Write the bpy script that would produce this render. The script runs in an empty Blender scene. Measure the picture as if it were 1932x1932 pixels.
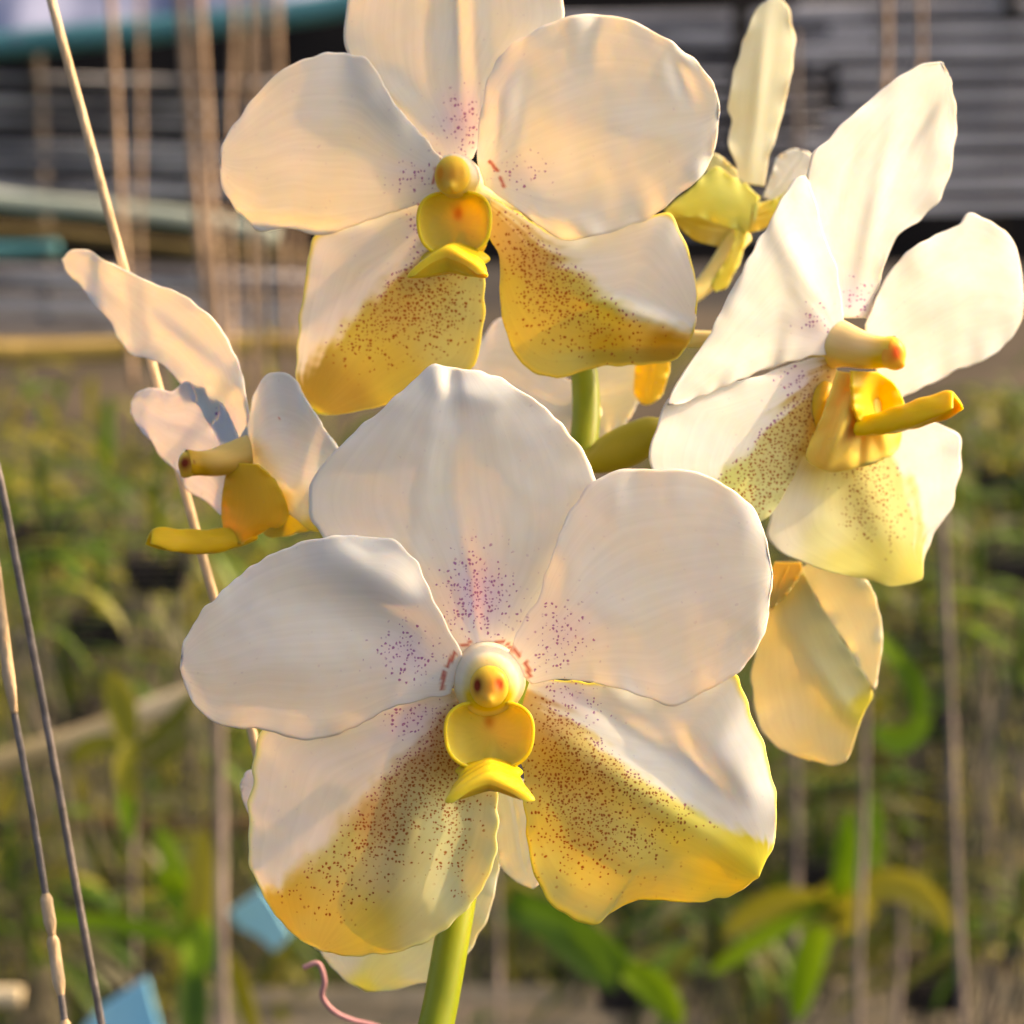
import bpy, bmesh, math, random
import numpy as np
from mathutils import Vector, Matrix
random.seed(7)
rng = np.random.RandomState(11)
scene = bpy.context.scene
COL = scene.collection

# ------------------------------------------------------------------ camera
PITCH = math.radians(15)
CAM = Vector((0, 0, 1.4))
FW = Vector((0, math.cos(PITCH), -math.sin(PITCH)))
UP = Vector((0, math.sin(PITCH), math.cos(PITCH)))
RT = Vector((1, 0, 0))
cd = bpy.data.cameras.new('camera')
cam = bpy.data.objects.new('camera', cd); COL.objects.link(cam)
cam.location = CAM
cam.rotation_euler = (math.pi/2 - PITCH, 0, 0)
cd.lens = 80; cd.sensor_width = 36
cd.clip_start = 0.01; cd.clip_end = 500
cd.dof.use_dof = True
cd.dof.focus_distance = 0.352
cd.dof.aperture_fstop = 21
scene.camera = cam
K = 0.45/1932.0
D0 = 0.352

# ------------------------------------------------------------------ light
SUN_EL, SUN_AZ = 32, 73          # azimuth measured clockwise from +Y (view direction): low sun on the right
w = bpy.data.worlds.new('World'); scene.world = w; w.use_nodes = True
nt = w.node_tree; nt.nodes.clear()
sky = nt.nodes.new('ShaderNodeTexSky'); sky.sky_type = 'NISHITA'; sky.sun_disc = False
sky.sun_elevation = math.radians(SUN_EL); sky.sun_rotation = math.radians(SUN_AZ)
sky.air_density = 0.6; sky.dust_density = 6.0; sky.ozone_density = 0.4
bg = nt.nodes.new('ShaderNodeBackground'); bg.inputs['Strength'].default_value = 0.15
wo = nt.nodes.new('ShaderNodeOutputWorld')
nt.links.new(sky.outputs[0], bg.inputs['Color']); nt.links.new(bg.outputs[0], wo.inputs[0])
sd = bpy.data.lights.new('sun', 'SUN'); so = bpy.data.objects.new('sun', sd); COL.objects.link(so)
sd.energy = 2.0; sd.angle = math.radians(0.6); sd.color = (1.0, 0.72, 0.48)
el, az = math.radians(SUN_EL), math.radians(SUN_AZ)
tosun = Vector((math.sin(az)*math.cos(el), math.cos(az)*math.cos(el), math.sin(el)))
so.rotation_euler = tosun.to_track_quat('Z', 'Y').to_euler()
so.location = (2, 0, 3)
vs = scene.view_settings
vs.view_transform = 'Standard'; vs.look = 'None'; vs.exposure = 1.0; vs.gamma = 1.0
vs.use_white_balance = True; vs.white_balance_temperature = 8250; vs.white_balance_tint = 13
scene.cycles.max_bounces = 10; scene.cycles.diffuse_bounces = 6; scene.cycles.transmission_bounces = 6

# ------------------------------------------------------------------ helpers
def P(px, py, d):
    """a point of the place, seen at px, py of a 1932-wide picture, d metres ahead"""
    return CAM + FW*d + RT*((px-966)*K*d) + UP*((966-py)*K*d)
def tag(o, label=None, cat=None, group=None, kind=None):
    if label: o['label'] = label
    if cat: o['category'] = cat
    if group: o['group'] = group
    if kind: o['kind'] = kind
    return o
def empty(name, loc):
    o = bpy.data.objects.new(name, None); COL.objects.link(o); o.location = loc
    o.empty_display_size = 0.02
    bpy.context.view_layer.update()
    return o
def link(name, me, mat, parent=None, smooth=True):
    o = bpy.data.objects.new(name, me); COL.objects.link(o)
    me.materials.append(mat)
    if smooth: me.polygons.foreach_set('use_smooth', [True]*len(me.polygons))
    if parent is not None:
        o.parent = parent
        bpy.context.view_layer.update()
        o.matrix_parent_inverse = parent.matrix_world.inverted()
    return o
def s2l(c):
    c = np.asarray(c, float)/255.0
    return np.where(c <= 0.04045, c/12.92, ((c+0.055)/1.055)**2.4)
ILL = np.array((0.66, 0.58, 0.50))
def dc(r, g, b):
    """pigment from a colour read in open shade"""
    return np.clip(s2l((r, g, b))/ILL, 0.002, 0.86)
def crom(pts, n):
    p = np.array(pts, float)
    e = np.vstack([2*p[0]-p[1], p, 2*p[-1]-p[-2]])
    out = []
    for i in range(1, len(e)-2):
        t = np.linspace(0, 1, 24, endpoint=False)[:, None]
        a, b, c, d = e[i-1], e[i], e[i+1], e[i+2]
        out.append(0.5*((2*b)+(-a+c)*t+(2*a-5*b+4*c-d)*t**2+(-a+3*b-3*c+d)*t**3))
    out = np.vstack(out+[p[-1][None]])
    s = np.r_[0, np.cumsum(np.linalg.norm(np.diff(out[:, :min(2,out.shape[1])], axis=0), axis=1))]
    q = np.linspace(0, s[-1], n)
    return np.stack([np.interp(q, s, out[:, k]) for k in range(out.shape[1])], 1)
def sstep(a, b, x):
    t = np.clip((x-a)/(b-a), 0, 1); return t*t*(3-2*t)
def sdist(X, Y, poly):
    """signed distance to a polyline: positive on the side that is below/left of its direction on screen"""
    best = np.full(X.shape, 1e9); sg = np.ones(X.shape)
    n = len(poly)-1
    for i in range(n):
        ax, ay = poly[i]; bx, by = poly[i+1]
        dx, dy = bx-ax, by-ay; L2 = dx*dx+dy*dy
        t = ((X-ax)*dx+(Y-ay)*dy)/L2
        lo = -50 if i == 0 else 0; hi = 50 if i == n-1 else 1
        t = np.clip(t, lo, hi)
        ex, ey = X-(ax+t*dx), Y-(ay+t*dy)
        dd = np.hypot(ex, ey)
        m = dd < best
        best = np.where(m, dd, best); sg = np.where(m, np.sign(dx*ey-dy*ex+1e-9), sg)
    return -best*sg
def wob(X, Y, seed, scale):
    r = np.random.RandomState(seed); o = np.zeros_like(X)
    for k in range(7):
        a = r.uniform(0, 2*math.pi); f = r.uniform(0.6, 1.8)*2*math.pi/scale
        o = o + np.sin((X*math.cos(a)+Y*math.sin(a))*f + r.uniform(0, 6.28))/7*1.8
    return o
def gmask(X, Y, gs):
    o = np.zeros_like(X)
    for (cx, cy, rx, ry, ang, amp) in gs:
        a = math.radians(ang); ca, sa = math.cos(a), math.sin(a)
        x = (X-cx)*ca+(Y-cy)*sa; y = -(X-cx)*sa+(Y-cy)*ca
        o = o + amp*np.exp(-((x/rx)**2+(y/ry)**2))
    return o
def idw(X, Y, pts, pw=3.0):
    num = 0; den = 0
    pts = [(x_, y_, np.max(c_)*(np.asarray(c_)/np.max(c_))**0.57*np.array((0.84, 0.95, 1.0))) for x_, y_, c_ in pts]
    for (cx, cy, c) in pts:
        wgt = 1.0/(((X-cx)**2+(Y-cy)**2)**(pw/2)+50.0)
        num = num + wgt[..., None]*np.asarray(c)[None, None, :]; den = den + wgt
    return num/den[..., None]
def grid_mesh(name, W, U, V, X, Y, tint, spot, scol):
    """W: n x m x 3 world coordinates"""
    n, m = W.shape[:2]
    me = bpy.data.meshes.new(name)
    idx = np.arange(n*m).reshape(n, m)
    f = np.stack([idx[:-1, :-1], idx[1:, :-1], idx[1:, 1:], idx[:-1, 1:]], -1).reshape(-1, 4)
    me.vertices.add(n*m); me.vertices.foreach_set('co', W.reshape(-1).astype(np.float32))
    me.loops.add(f.size); me.loops.foreach_set('vertex_index', f.reshape(-1).astype(np.int32))
    me.polygons.add(len(f)); me.polygons.foreach_set('loop_start', np.arange(0, f.size, 4, dtype=np.int32))
    me.update(calc_edges=True)
    fl = f.reshape(-1)
    u1 = me.uv_layers.new(name='trace'); u1.data.foreach_set('uv', np.stack([X, Y], -1).reshape(-1, 2)[fl].reshape(-1)/100.0)
    u2 = me.uv_layers.new(name='vein'); u2.data.foreach_set('uv', np.stack([U, V], -1).reshape(-1, 2)[fl].reshape(-1))
    for nm, arr in (('tint', tint), ('spotcol', scol)):
        a = me.color_attributes.new(nm, 'FLOAT_COLOR', 'POINT')
        c = np.ones((n*m, 4), np.float32); c[:, :3] = arr.reshape(-1, 3); a.data.foreach_set('color', c.reshape(-1))
    a = me.attributes.new('spot', 'FLOAT', 'POINT'); a.data.foreach_set('value', spot.reshape(-1).astype(np.float32))
    me.validate(); me.update()
    return me

# ------------------------------------------------------------------ materials
def principled(name):
    m = bpy.data.materials.new(name); m.use_nodes = True
    return m, m.node_tree, m.node_tree.nodes['Principled BSDF']
def N(nt, t, **kw):
    n = nt.nodes.new(t)
    for k, v in kw.items(): setattr(n, k, v)
    return n
def petal_material(name, spot_scale=14.5, sss=0.0016, rough=0.5, vein=0.055):
    m, nt, b = principled(name); Lk = nt.links.new
    at = N(nt, 'ShaderNodeAttribute', attribute_name='tint')
    sc = N(nt, 'ShaderNodeAttribute', attribute_name='spotcol')
    sp = N(nt, 'ShaderNodeAttribute', attribute_name='spot')
    uv = N(nt, 'ShaderNodeUVMap', uv_map='trace'); uv2 = N(nt, 'ShaderNodeUVMap', uv_map='vein')
    # veins run along the petal
    mp = N(nt, 'ShaderNodeMapping'); mp.inputs['Scale'].default_value = (2.2, 15, 1); Lk(uv2.outputs[0], mp.inputs[0])
    nz = N(nt, 'ShaderNodeTexNoise'); nz.inputs['Scale'].default_value = 1.0; nz.inputs['Detail'].default_value = 3; Lk(mp.outputs[0], nz.inputs[0])
    vr = N(nt, 'ShaderNodeMapRange'); vr.inputs[1].default_value = 0.35; vr.inputs[2].default_value = 0.65
    vr.inputs[3].default_value = 1.0-vein; vr.inputs[4].default_value = 1.0; Lk(nz.outputs['Fac'], vr.inputs[0])
    mul = N(nt, 'ShaderNodeVectorMath', operation='SCALE'); Lk(at.outputs['Color'], mul.inputs[0]); Lk(vr.outputs[0], mul.inputs['Scale'])
    # spots
    dn = N(nt, 'ShaderNodeTexNoise'); dn.inputs['Scale'].default_value = 7; Lk(uv.outputs[0], dn.inputs[0])
    ds = N(nt, 'ShaderNodeVectorMath', operation='SCALE'); ds.inputs['Scale'].default_value = 0.10; Lk(dn.outputs['Color'], ds.inputs[0])
    ad = N(nt, 'ShaderNodeVectorMath', operation='ADD'); Lk(uv.outputs[0], ad.inputs[0]); Lk(ds.outputs[0], ad.inputs[1])
    vo = N(nt, 'ShaderNodeTexVoronoi', voronoi_dimensions='2D'); vo.inputs['Scale'].default_value = spot_scale; vo.inputs['Randomness'].default_value = 0.9
    Lk(ad.outputs[0], vo.inputs['Vector'])
    sep = N(nt, 'ShaderNodeSeparateColor'); Lk(vo.outputs['Color'], sep.inputs[0])
    lt = N(nt, 'ShaderNodeMath', operation='SUBTRACT'); Lk(sp.outputs['Fac'], lt.inputs[0]); Lk(sep.outputs[0], lt.inputs[1])
    lt2 = N(nt, 'ShaderNodeMapRange'); lt2.inputs[1].default_value = -0.02; lt2.inputs[2].default_value = 0.10; Lk(lt.outputs[0], lt2.inputs[0])
    rad = N(nt, 'ShaderNodeMapRange'); rad.inputs[3].default_value = 0.10; rad.inputs[4].default_value = 0.38; Lk(sep.outputs[1], rad.inputs[0])
    sub = N(nt, 'ShaderNodeMath', operation='SUBTRACT'); Lk(rad.outputs[0], sub.inputs[0]); Lk(vo.outputs['Distance'], sub.inputs[1])
    edge = N(nt, 'ShaderNodeMapRange'); edge.inputs[1].default_value = -0.14; edge.inputs[2].default_value = 0.12; Lk(sub.outputs[0], edge.inputs[0])
    mk = N(nt, 'ShaderNodeMath', operation='MULTIPLY'); Lk(edge.outputs[0], mk.inputs[0]); Lk(lt2.outputs[0], mk.inputs[1])
    mx = N(nt, 'ShaderNodeMix', data_type='RGBA'); Lk(mk.outputs[0], mx.inputs[0]); Lk(mul.outputs[0], mx.inputs[6]); Lk(sc.outputs['Color'], mx.inputs[7])
    Lk(mx.outputs[2], b.inputs['Base Color'])
    b.inputs['Roughness'].default_value = rough
    b.inputs['Specular IOR Level'].default_value = 0.18
    b.inputs['Subsurface Weight'].default_value = 1.0 if sss else 0.0
    b.inputs['Subsurface Radius'].default_value = (1.0, 0.7, 0.45)
    b.inputs['Subsurface Scale'].default_value = sss
    mp2 = N(nt, 'ShaderNodeMapping'); mp2.inputs['Scale'].default_value = (4, 34, 1); Lk(uv2.outputs[0], mp2.inputs[0])
    nz2 = N(nt, 'ShaderNodeTexNoise'); nz2.inputs['Scale'].default_value = 1.0; nz2.inputs['Distortion'].default_value = 0.5; nz.inputs['Distortion'].default_value = 0.6; nz2.inputs['Detail'].default_value = 2; Lk(mp2.outputs[0], nz2.inputs[0])
    bp = N(nt, 'ShaderNodeBump'); bp.inputs['Strength'].default_value = 0.05; bp.inputs['Distance'].default_value = 0.0002; Lk(nz2.outputs['Fac'], bp.inputs['Height'])
    Lk(bp.outputs[0], b.inputs['Normal'])
    return m
M_PETAL = petal_material('petal_skin')
M_LIP = petal_material('lip_flesh', sss=0.0014, rough=0.38, vein=0.04)
def simple(name, c1, c2, scale=20.0, rough=0.6, stretch=(1, 1, 1), bump=0.0, transl=0.0, spec=0.3, detail=4):
    m, nt, b = principled(name); Lk = nt.links.new
    tc = N(nt, 'ShaderNodeTexCoord'); mp = N(nt, 'ShaderNodeMapping'); mp.inputs['Scale'].default_value = stretch
    Lk(tc.outputs['Object'], mp.inputs[0])
    nz = N(nt, 'ShaderNodeTexNoise'); nz.inputs['Scale'].default_value = scale; nz.inputs['Detail'].default_value = detail; Lk(mp.outputs[0], nz.inputs[0])
    r = N(nt, 'ShaderNodeValToRGB'); r.color_ramp.elements[0].position = 0.36; r.color_ramp.elements[1].position = 0.64
    r.color_ramp.elements[0].color = (*c1, 1); r.color_ramp.elements[1].color = (*c2, 1)
    Lk(nz.outputs['Fac'], r.inputs[0]); Lk(r.outputs[0], b.inputs['Base Color'])
    b.inputs['Roughness'].default_value = rough; b.inputs['Specular IOR Level'].default_value = spec
    if bump:
        bp = N(nt, 'ShaderNodeBump'); bp.inputs['Strength'].default_value = bump; bp.inputs['Distance'].default_value = 0.002
        Lk(nz.outputs['Fac'], bp.inputs['Height']); Lk(bp.outputs[0], b.inputs['Normal'])
    if transl:
        t = N(nt, 'ShaderNodeBsdfTranslucent'); Lk(r.outputs[0], t.inputs[0])
        mx = N(nt, 'ShaderNodeMixShader'); mx.inputs[0].default_value = transl
        Lk(b.outputs[0], mx.inputs[1]); Lk(t.outputs[0], mx.inputs[2]); Lk(mx.outputs[0], nt.nodes['Material Output'].inputs[0])
    return m

# ------------------------------------------------------------------ flower pieces
WHITE = np.array((0.89, 0.845, 0.775)); WARMW = np.array((0.89, 0.845, 0.75))
LILAC = dc(178, 142, 172)
PURPLE = dc(128, 82, 118); BROWN = dc(116, 68, 26); RED = dc(140, 55, 50)
class Flower:
    def __init__(s, label, cx, cy, d, gx=0.0, gy=0.0):
        s.cx, s.cy, s.d, s.gx, s.gy = cx, cy, d, gx, gy; s.label = label
    def depth(s, X, Y):
        return s.d + (s.gx*(X-s.cx)+s.gy*(Y-s.cy))*K*s.d
def petal(fl, name, parent, L, R, off=0.0, cup=0.0, curl=0.0, curlp=3.0, ripple=0.35, rfreq=9, noise=0.5, groove=0.3, bumps=(), n=110, m=70,
          tint=None, zones=None, poly=None, soft=10, yel=None, spots=(), bspots=(), lilac=(), dashes=(), seed=1, thick=0.32, label=None, mat=None, edge_tint=None, edge=2.6, bk=0.5, slope=(0, 0)):
    """a curved sheet between two edge curves (base to tip); off, cup, curl ... are millimetres away from the viewer"""
    Lc, Rc = crom(L, n), crom(R, n)
    U = np.repeat(np.linspace(0, 1, n)[:, None], m, 1); V = np.repeat(np.linspace(-1, 1, m)[None, :], n, 0)
    # round the ends of the rows so that the edge curves bunch smoothly
    T = (V+1)/2
    X = Lc[:, 0][:, None]*(1-T)+Rc[:, 0][:, None]*T; Y = Lc[:, 1][:, None]*(1-T)+Rc[:, 1][:, None]*T
    # small scallops of the outline
    if mat is not None: edge = 0.6
    X = X+edge*wob(X, Y, seed+70, 75)*np.abs(V)**5; Y = Y+edge*wob(X, Y, seed+71, 60)*np.maximum(np.abs(V)**5, U**12)
    wdt = np.hypot(Lc[:, 0]-Rc[:, 0], Lc[:, 1]-Rc[:, 1])[:, None]
    r = np.random.RandomState(seed)
    ph = r.uniform(0, 6.28, 4)
    ff = sstep(0.0, 0.25, U)
    D = off + cup*(V**2)*ff*(np.minimum(wdt/300.0, 1.2)) + curl*U**curlp
    D = D + ripple*(np.sin(U*rfreq*2+ph[0])+0.6*np.sin(U*rfreq*4.3+ph[1]))*np.abs(V)**4*np.sign(V)**0*ff
    D = D + 0.5*noise*wob(X, Y, seed, 330)*ff + 0.07*noise*wob(X, Y, seed+50, 90)*ff
    D = D + groove*np.exp(-(V/0.10)**2)*ff*(1-U)
    D = D + bk*gmask(X, Y, bumps) + slope[0]*(X-fl.cx)/100.0 + slope[1]*(Y-fl.cy)/100.0
    DD = fl.depth(X, Y) + D*0.001
    W = np.zeros(X.shape+(3,))
    for k in range(3):
        W[..., k] = CAM[k] + FW[k]*DD + RT[k]*(X-966)*K*DD + UP[k]*(966-Y)*K*DD
    base = WHITE if tint is None else np.asarray(tint)
    C = np.broadcast_to(base, X.shape+(3,)).copy()
    S = np.zeros_like(X); SC = np.broadcast_to(PURPLE, X.shape+(3,)).copy()
    if zones: C = idw(X, Y, zones)
    if poly is not None:
        Xw = X + 7*wob(X, Y, seed+9, 70); sdv = sdist(Xw, Y, poly)
        mk = sstep(-soft*1.3, soft*2.2, sdv + 9*wob(V*130, U*22, seed+31, 34) + 3*wob(X, Y, seed+32, 26))
        C = C*(1-mk[..., None]) + idw(X, Y, yel)*mk[..., None]
        bs = gmask(X, Y, bspots)*sstep(-8, 10, sdv)
        S = np.maximum(S, bs); SC = SC*(1-mk[..., None])+BROWN*mk[..., None]
    elif bspots:
        S = gmask(X, Y, bspots); SC = np.broadcast_to(BROWN, X.shape+(3,)).copy()
    spots = [(q_[0], q_[1], q_[2]*0.88, q_[3]*0.88, q_[4], q_[5]) for q_ in spots]
    if spots: S = np.maximum(S, gmask(X, Y, spots))
    if lilac:
        lm = np.clip(gmask(X, Y, lilac), 0, 1)[..., None]; C = C*(1-lm)+LILAC*lm
    tn = (0.5+0.5*np.clip(wob(X, Y, seed+90, 190)+0.4*wob(X, Y, seed+91, 45), -1, 1))[..., None]; C = C*(1-tn*np.array((0.0, 0.035, 0.09)))
    if edge_tint is not None:
        em = (sstep(0.93, 1.0, np.maximum(np.abs(V), U)))[..., None]; C = C*(1-em)+np.asarray(edge_tint)*em
    for (x0, y0, x1, y1, wd) in dashes:
        dx, dy = x1-x0, y1-y0; t = np.clip(((X-x0)*dx+(Y-y0)*dy)/(dx*dx+dy*dy), 0, 1)
        wd = wd*0.9*(1+0.3*wob(X, Y, seed+55, 14)); q = np.hypot(X-x0-t*dx, Y-y0-t*dy); dm = (1-sstep(wd*0.4, wd*1.3, q))[..., None]*0.85
        C = C*(1-dm)+RED*dm
    me = grid_mesh(name, W, U, V, X, Y, C, np.clip(S*1.12, 0, 1), SC)
    o = link(name, me, mat or M_PETAL, parent)
    md = o.modifiers.new('thickness', 'SOLIDIFY'); md.thickness = thick*0.001; md.offset = 0
    if label: o['label'] = label
    return o

class Frame:
    """local millimetres: x to the flower's right hand as seen from the front, y forward out of the flower, z up"""
    def __init__(s, C, face, roll=0.0, scale=1.0):
        F = (RT*face[0]+UP*face[1]-FW*face[2]).normalized()
        X = ((-F).cross(UP)).normalized(); Z = X.cross(-F).normalized()
        if Z.dot(UP) < 0: Z = -Z
        c, q = math.cos(roll), math.sin(roll)
        s.X = X*c+Z*q; s.Z = Z*c-X*q; s.F = F; s.C = C; s.k = scale*0.001
    def arr(s, x, y, z):
        o = np.zeros(np.shape(x)+(3,))
        for k in range(3): o[..., k] = s.C[k] + (s.X[k]*x+s.F[k]*y+s.Z[k]*z)*s.k
        return o
def surf(name, fr, x, y, z, U, V, tint, parent, thick=0.0, mat=None, spot=None):
    W = fr.arr(x, y, z)
    me = grid_mesh(name, W, U, V, x*12.0, z*12.0, tint, np.zeros_like(U) if spot is None else spot, np.broadcast_to(BROWN, U.shape+(3,)).copy())
    bm = bmesh.new(); bm.from_mesh(me); bmesh.ops.remove_doubles(bm, verts=bm.verts, dist=2e-6); bm.to_mesh(me); bm.free()
    o = link(name, me, mat or M_LIP, parent)
    if thick:
        md = o.modifiers.new('thickness', 'SOLIDIFY'); md.thickness = thick*0.001; md.offset = 0
    return o
YEL = np.array((0.84, 0.60, 0.03)); BYEL = np.array((0.88, 0.68, 0.06)); ORG = np.array((0.86, 0.60, 0.08)); AMB = np.array((0.55, 0.33, 0.01)); CRM = np.array((0.86, 0.80, 0.62))
def mixc(a, b, t): return a*(1-t[..., None])+b*t[..., None]
def column(fr, parent, length=8.0, r0=5.6, r1=3.0, drop=-1.2, ctip=YEL, dark=None, body=CRM, dome=False, pit=0.35, two=True):
    n, m = 40, 48
    U = np.repeat(np.linspace(0, 1, n)[:, None], m, 1); A = np.repeat(np.linspace(0, 2*math.pi, m)[None, :], n, 0)
    r = r0+(r1-r0)*(0.6*U+0.4*np.sqrt(U)) + 0.35*sstep(0.8, 1.0, U); r = r*(1+0.06*np.cos(2*A))
    x = r*np.sin(A); z = r*np.cos(A)*0.92 + drop*U**1.5 + 0.8; y = -2+U*(length+2)
    if dome:
        r = (r1*0.9+(r0-r1*0.9)*np.sqrt(np.clip(1-U**2.6, 0, 1)))*(1+0.06*np.cos(2*A)+0.03*np.cos(3*A+1)); x = r*np.sin(A); z = r*np.cos(A)*0.92 + drop*U**1.5 + 0.8
    else:
        x = x*(1+0.05*np.sin(U*9+A*2)); z = z*(1+0.05*np.sin(U*7+A*3)) - 0.9*np.sin(U*math.pi)*0.6
    low = sstep(0.2, -0.8, np.cos(A))
    C = mixc(np.broadcast_to(body, U.shape+(3,)), ctip, np.clip(sstep(0.8 if dome else 0.55, 1.0, U)*(0.6 if dome else 0.8)+low*0.7, 0, 1))
    o = surf('column', fr, x, y, z, U, A/math.pi, C, parent)
    dome_cap = dome
    # anther cap: a blunt dome with two pollen pits
    n, m = 56, 72
    U = np.repeat(np.linspace(0, 1, n)[:, None], m, 1); A = np.repeat(np.linspace(0, 2*math.pi, m)[None, :], n, 0)
    th = U*math.pi*0.62
    R = r1*1.08
    x = R*np.sin(th)*np.sin(A); zz = R*np.sin(th)*np.cos(A)*1.08; y = length-0.3+R*(0.62 if dome_cap else 0.9)*np.cos(th)
    for sx in (-1, 1):
        q = np.exp(-(((x-sx*1.5)/0.6)**2+((zz-0.1)/0.95)**2))
        y = y-q*pit
    beak = np.exp(-((x/0.9)**2+((zz+2.3)/0.9)**2)); y = y+beak*0.8
    C = np.broadcast_to(BYEL*np.array((1, .95, 1.5)), U.shape+(3,)).copy()
    q1 = np.clip(1.35*np.exp(-(((x+1.8)/0.62)**2+((zz-0.1)/1.2)**2)), 0, 1); q2 = np.clip(1.2*np.exp(-(((x-1.4)/0.75)**2+((zz-0.3)/1.05)**2)), 0, 1)
    og = np.clip(np.exp(-((x/2.4)**2+((zz+0.2)/1.8)**2)), 0, 1)*0.7
    C = mixc(C, np.array((0.80, 0.38, 0.05)), og)
    C = mixc(C, dc(110, 35, 5) if dark is None else dark, q1); C = mixc(C, dc(235, 95, 45) if dark is None else dark, q2 if two else q2*0.0)
    surf('anther_cap', fr, x, y, zz+drop+0.6, U, A/math.pi, C, parent)
    return o
def lip(fr, parent, cw=6.9, ch=5.4, cz=-7.7, cy=4.0, lobe_len=11.0, lobe_rise=-3.2, wing=6.8, droop=3.6, deep=5.5, spur=0.0, base=4.4, thk=0.9, tipback=0.9, sag=0.9, keel=0.3, ltint=None, cup=True):
    # cup formed by the two side lobes
    n, m = 44, 96
    U = np.repeat(np.linspace(0.0, 1, n)[:, None], m, 1); A = np.repeat(np.linspace(0, 2*math.pi, m)[None, :], n, 0)
    heart = 1-0.04*np.cos(4*A)-0.05*np.exp(-((np.abs(A-math.pi)-math.pi)/0.5)**2)
    r = np.sin(U*math.pi/2)**0.9
    x = cw*r*heart*np.sin(A)*(1+0.05*np.cos(A)); z = cz + ch*r*heart*np.cos(A)
    y = cy - deep*(1-U**2.2) + 1.1*np.abs(np.sin(A))*U**3
    y = y + 0.5*np.exp(-((x-0.3)/0.7)**2)*np.exp(-((z-cz+3.0)/1.6)**2)
    C = mixc(np.broadcast_to(ORG*np.array((1, 1.15, 1.6)), U.shape+(3,)), BYEL, sstep(0.86, 0.97, U))
    C = mixc(C, np.array((0.60, 0.24, 0.01)), 0.75*np.exp(-((x/0.8)**2+((z-cz-2.2)/1.2)**2)))
    if cup: surf('lip_cup', fr, x, y, z, U, A/math.pi, C, parent, thick=0.55)
    # spur / outer throat behind the cup
    n, m = 30, 48
    U = np.repeat(np.linspace(0, 1, n)[:, None], m, 1); A = np.repeat(np.linspace(0, 2*math.pi, m)[None, :], n, 0)
    th = U*math.pi*0.97
    x = (cw*0.72)*np.sin(th)*np.sin(A); z = cz-0.8+ch*0.8*np.sin(th)*np.cos(A)-1.0*U; y = cy-deep-1.2-(2.2+spur)*(1-np.cos(th))
    C = mixc(np.broadcast_to(ORG, U.shape+(3,)), YEL, U)
    surf('lip_throat', fr, x, y, z, U, A/math.pi, C, parent)
    # forward lobe: a fleshy strap, lens-shaped in section, with two drooping wings and a notched tip
    n, m = 80, 64
    U = np.repeat(np.linspace(0, 1, n)[:, None], m, 1); A = np.repeat(np.linspace(-math.pi, math.pi, m)[None, :], n, 0)
    V = np.sin(A)
    V = np.sign(V)*np.abs(V)**0.9; T = np.cos(A)
    h0 = min(wing, base)
    hw = h0*(1-0.12*np.sin(np.clip(U/0.55, 0, 1)*math.pi)) + (wing-h0)*sstep(0.45, 0.95, U)
    endr = np.sqrt(np.clip(1-((U-0.90)/0.10)**2, 0, 1)); hw = hw*np.where(U > 0.90, 0.78+0.22*endr, 1)
    th_ = thk*(0.75+0.35*np.sin(U*math.pi))*np.where(U > 0.86, np.sqrt(np.clip(1-((U-0.86)/0.14)**2, 0.0, 1)), 1)
    x = hw*V + 0.12*np.sin(U*17)
    y = cy-0.6 + lobe_len*U + tipback*(np.abs(V)**1.3)*sstep(0.5, 1, U)
    z = cz-ch*0.86 + lobe_rise*U - sag*np.sin(U*math.pi) - droop*np.abs(V)**1.35*(0.35+0.65*sstep(0.3, 1, U)) + keel*np.exp(-(V/0.3)**2)*(T > 0)*np.sin(U*math.pi)**0.5
    z = z + th_*T + 0.10*np.sin(U*23+V*5)
    y = y + 0.4*th_*T*sstep(0.8, 1, U)
    C = mixc(np.broadcast_to(YEL, U.shape+(3,)), BYEL, sstep(0.5, 1, U)) if ltint is None else np.broadcast_to(ltint, U.shape+(3,)).copy()
    C = mixc(C, ORG, 0.35*np.exp(-((V/0.4)**2+((U-0.35)/0.3)**2)))
    surf('lip_lobe', fr, x, y, z, U, V, C, parent)

def tube(pts, radii, seg=16, sub=8):
    """pts: world points (Vector), radii in metres"""
    arr = np.array([[*p, r] for p, r in zip(pts, radii)])
    e = np.vstack([2*arr[0]-arr[1], arr, 2*arr[-1]-arr[-2]]); out = []
    for i in range(1, len(e)-2):
        for t in np.linspace(0, 1, sub, endpoint=False):
            a, b, c, d = e[i-1], e[i], e[i+1], e[i+2]
            out.append(0.5*((2*b)+(-a+c)*t+(2*a-5*b+4*c-d)*t**2+(-a+3*b-3*c+d)*t**3))
    out.append(arr[-1]); out = np.array(out)
    vs_, fs = [], []
    ref = Vector((0.31, 0.9, 0.2)).normalized()
    for i, q in enumerate(out):
        a = Vector(out[max(i-1, 0)][:3]); b = Vector(out[min(i+1, len(out)-1)][:3]); T = (b-a).normalized()
        A = T.cross(ref).normalized(); B = T.cross(A).normalized()
        for k in range(seg):
            an = 2*math.pi*k/seg; vs_.append(Vector(q[:3])+(A*math.cos(an)+B*math.sin(an))*max(q[3], 1e-5))
    n = len(out)
    for i in range(n-1):
        for k in range(seg):
            fs.append((i*seg+k, i*seg+(k+1) % seg, (i+1)*seg+(k+1) % seg, (i+1)*seg+k))
    fs.append(tuple(range(seg))[::-1]); fs.append(tuple((n-1)*seg+k for k in range(seg)))
    return vs_, fs
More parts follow.
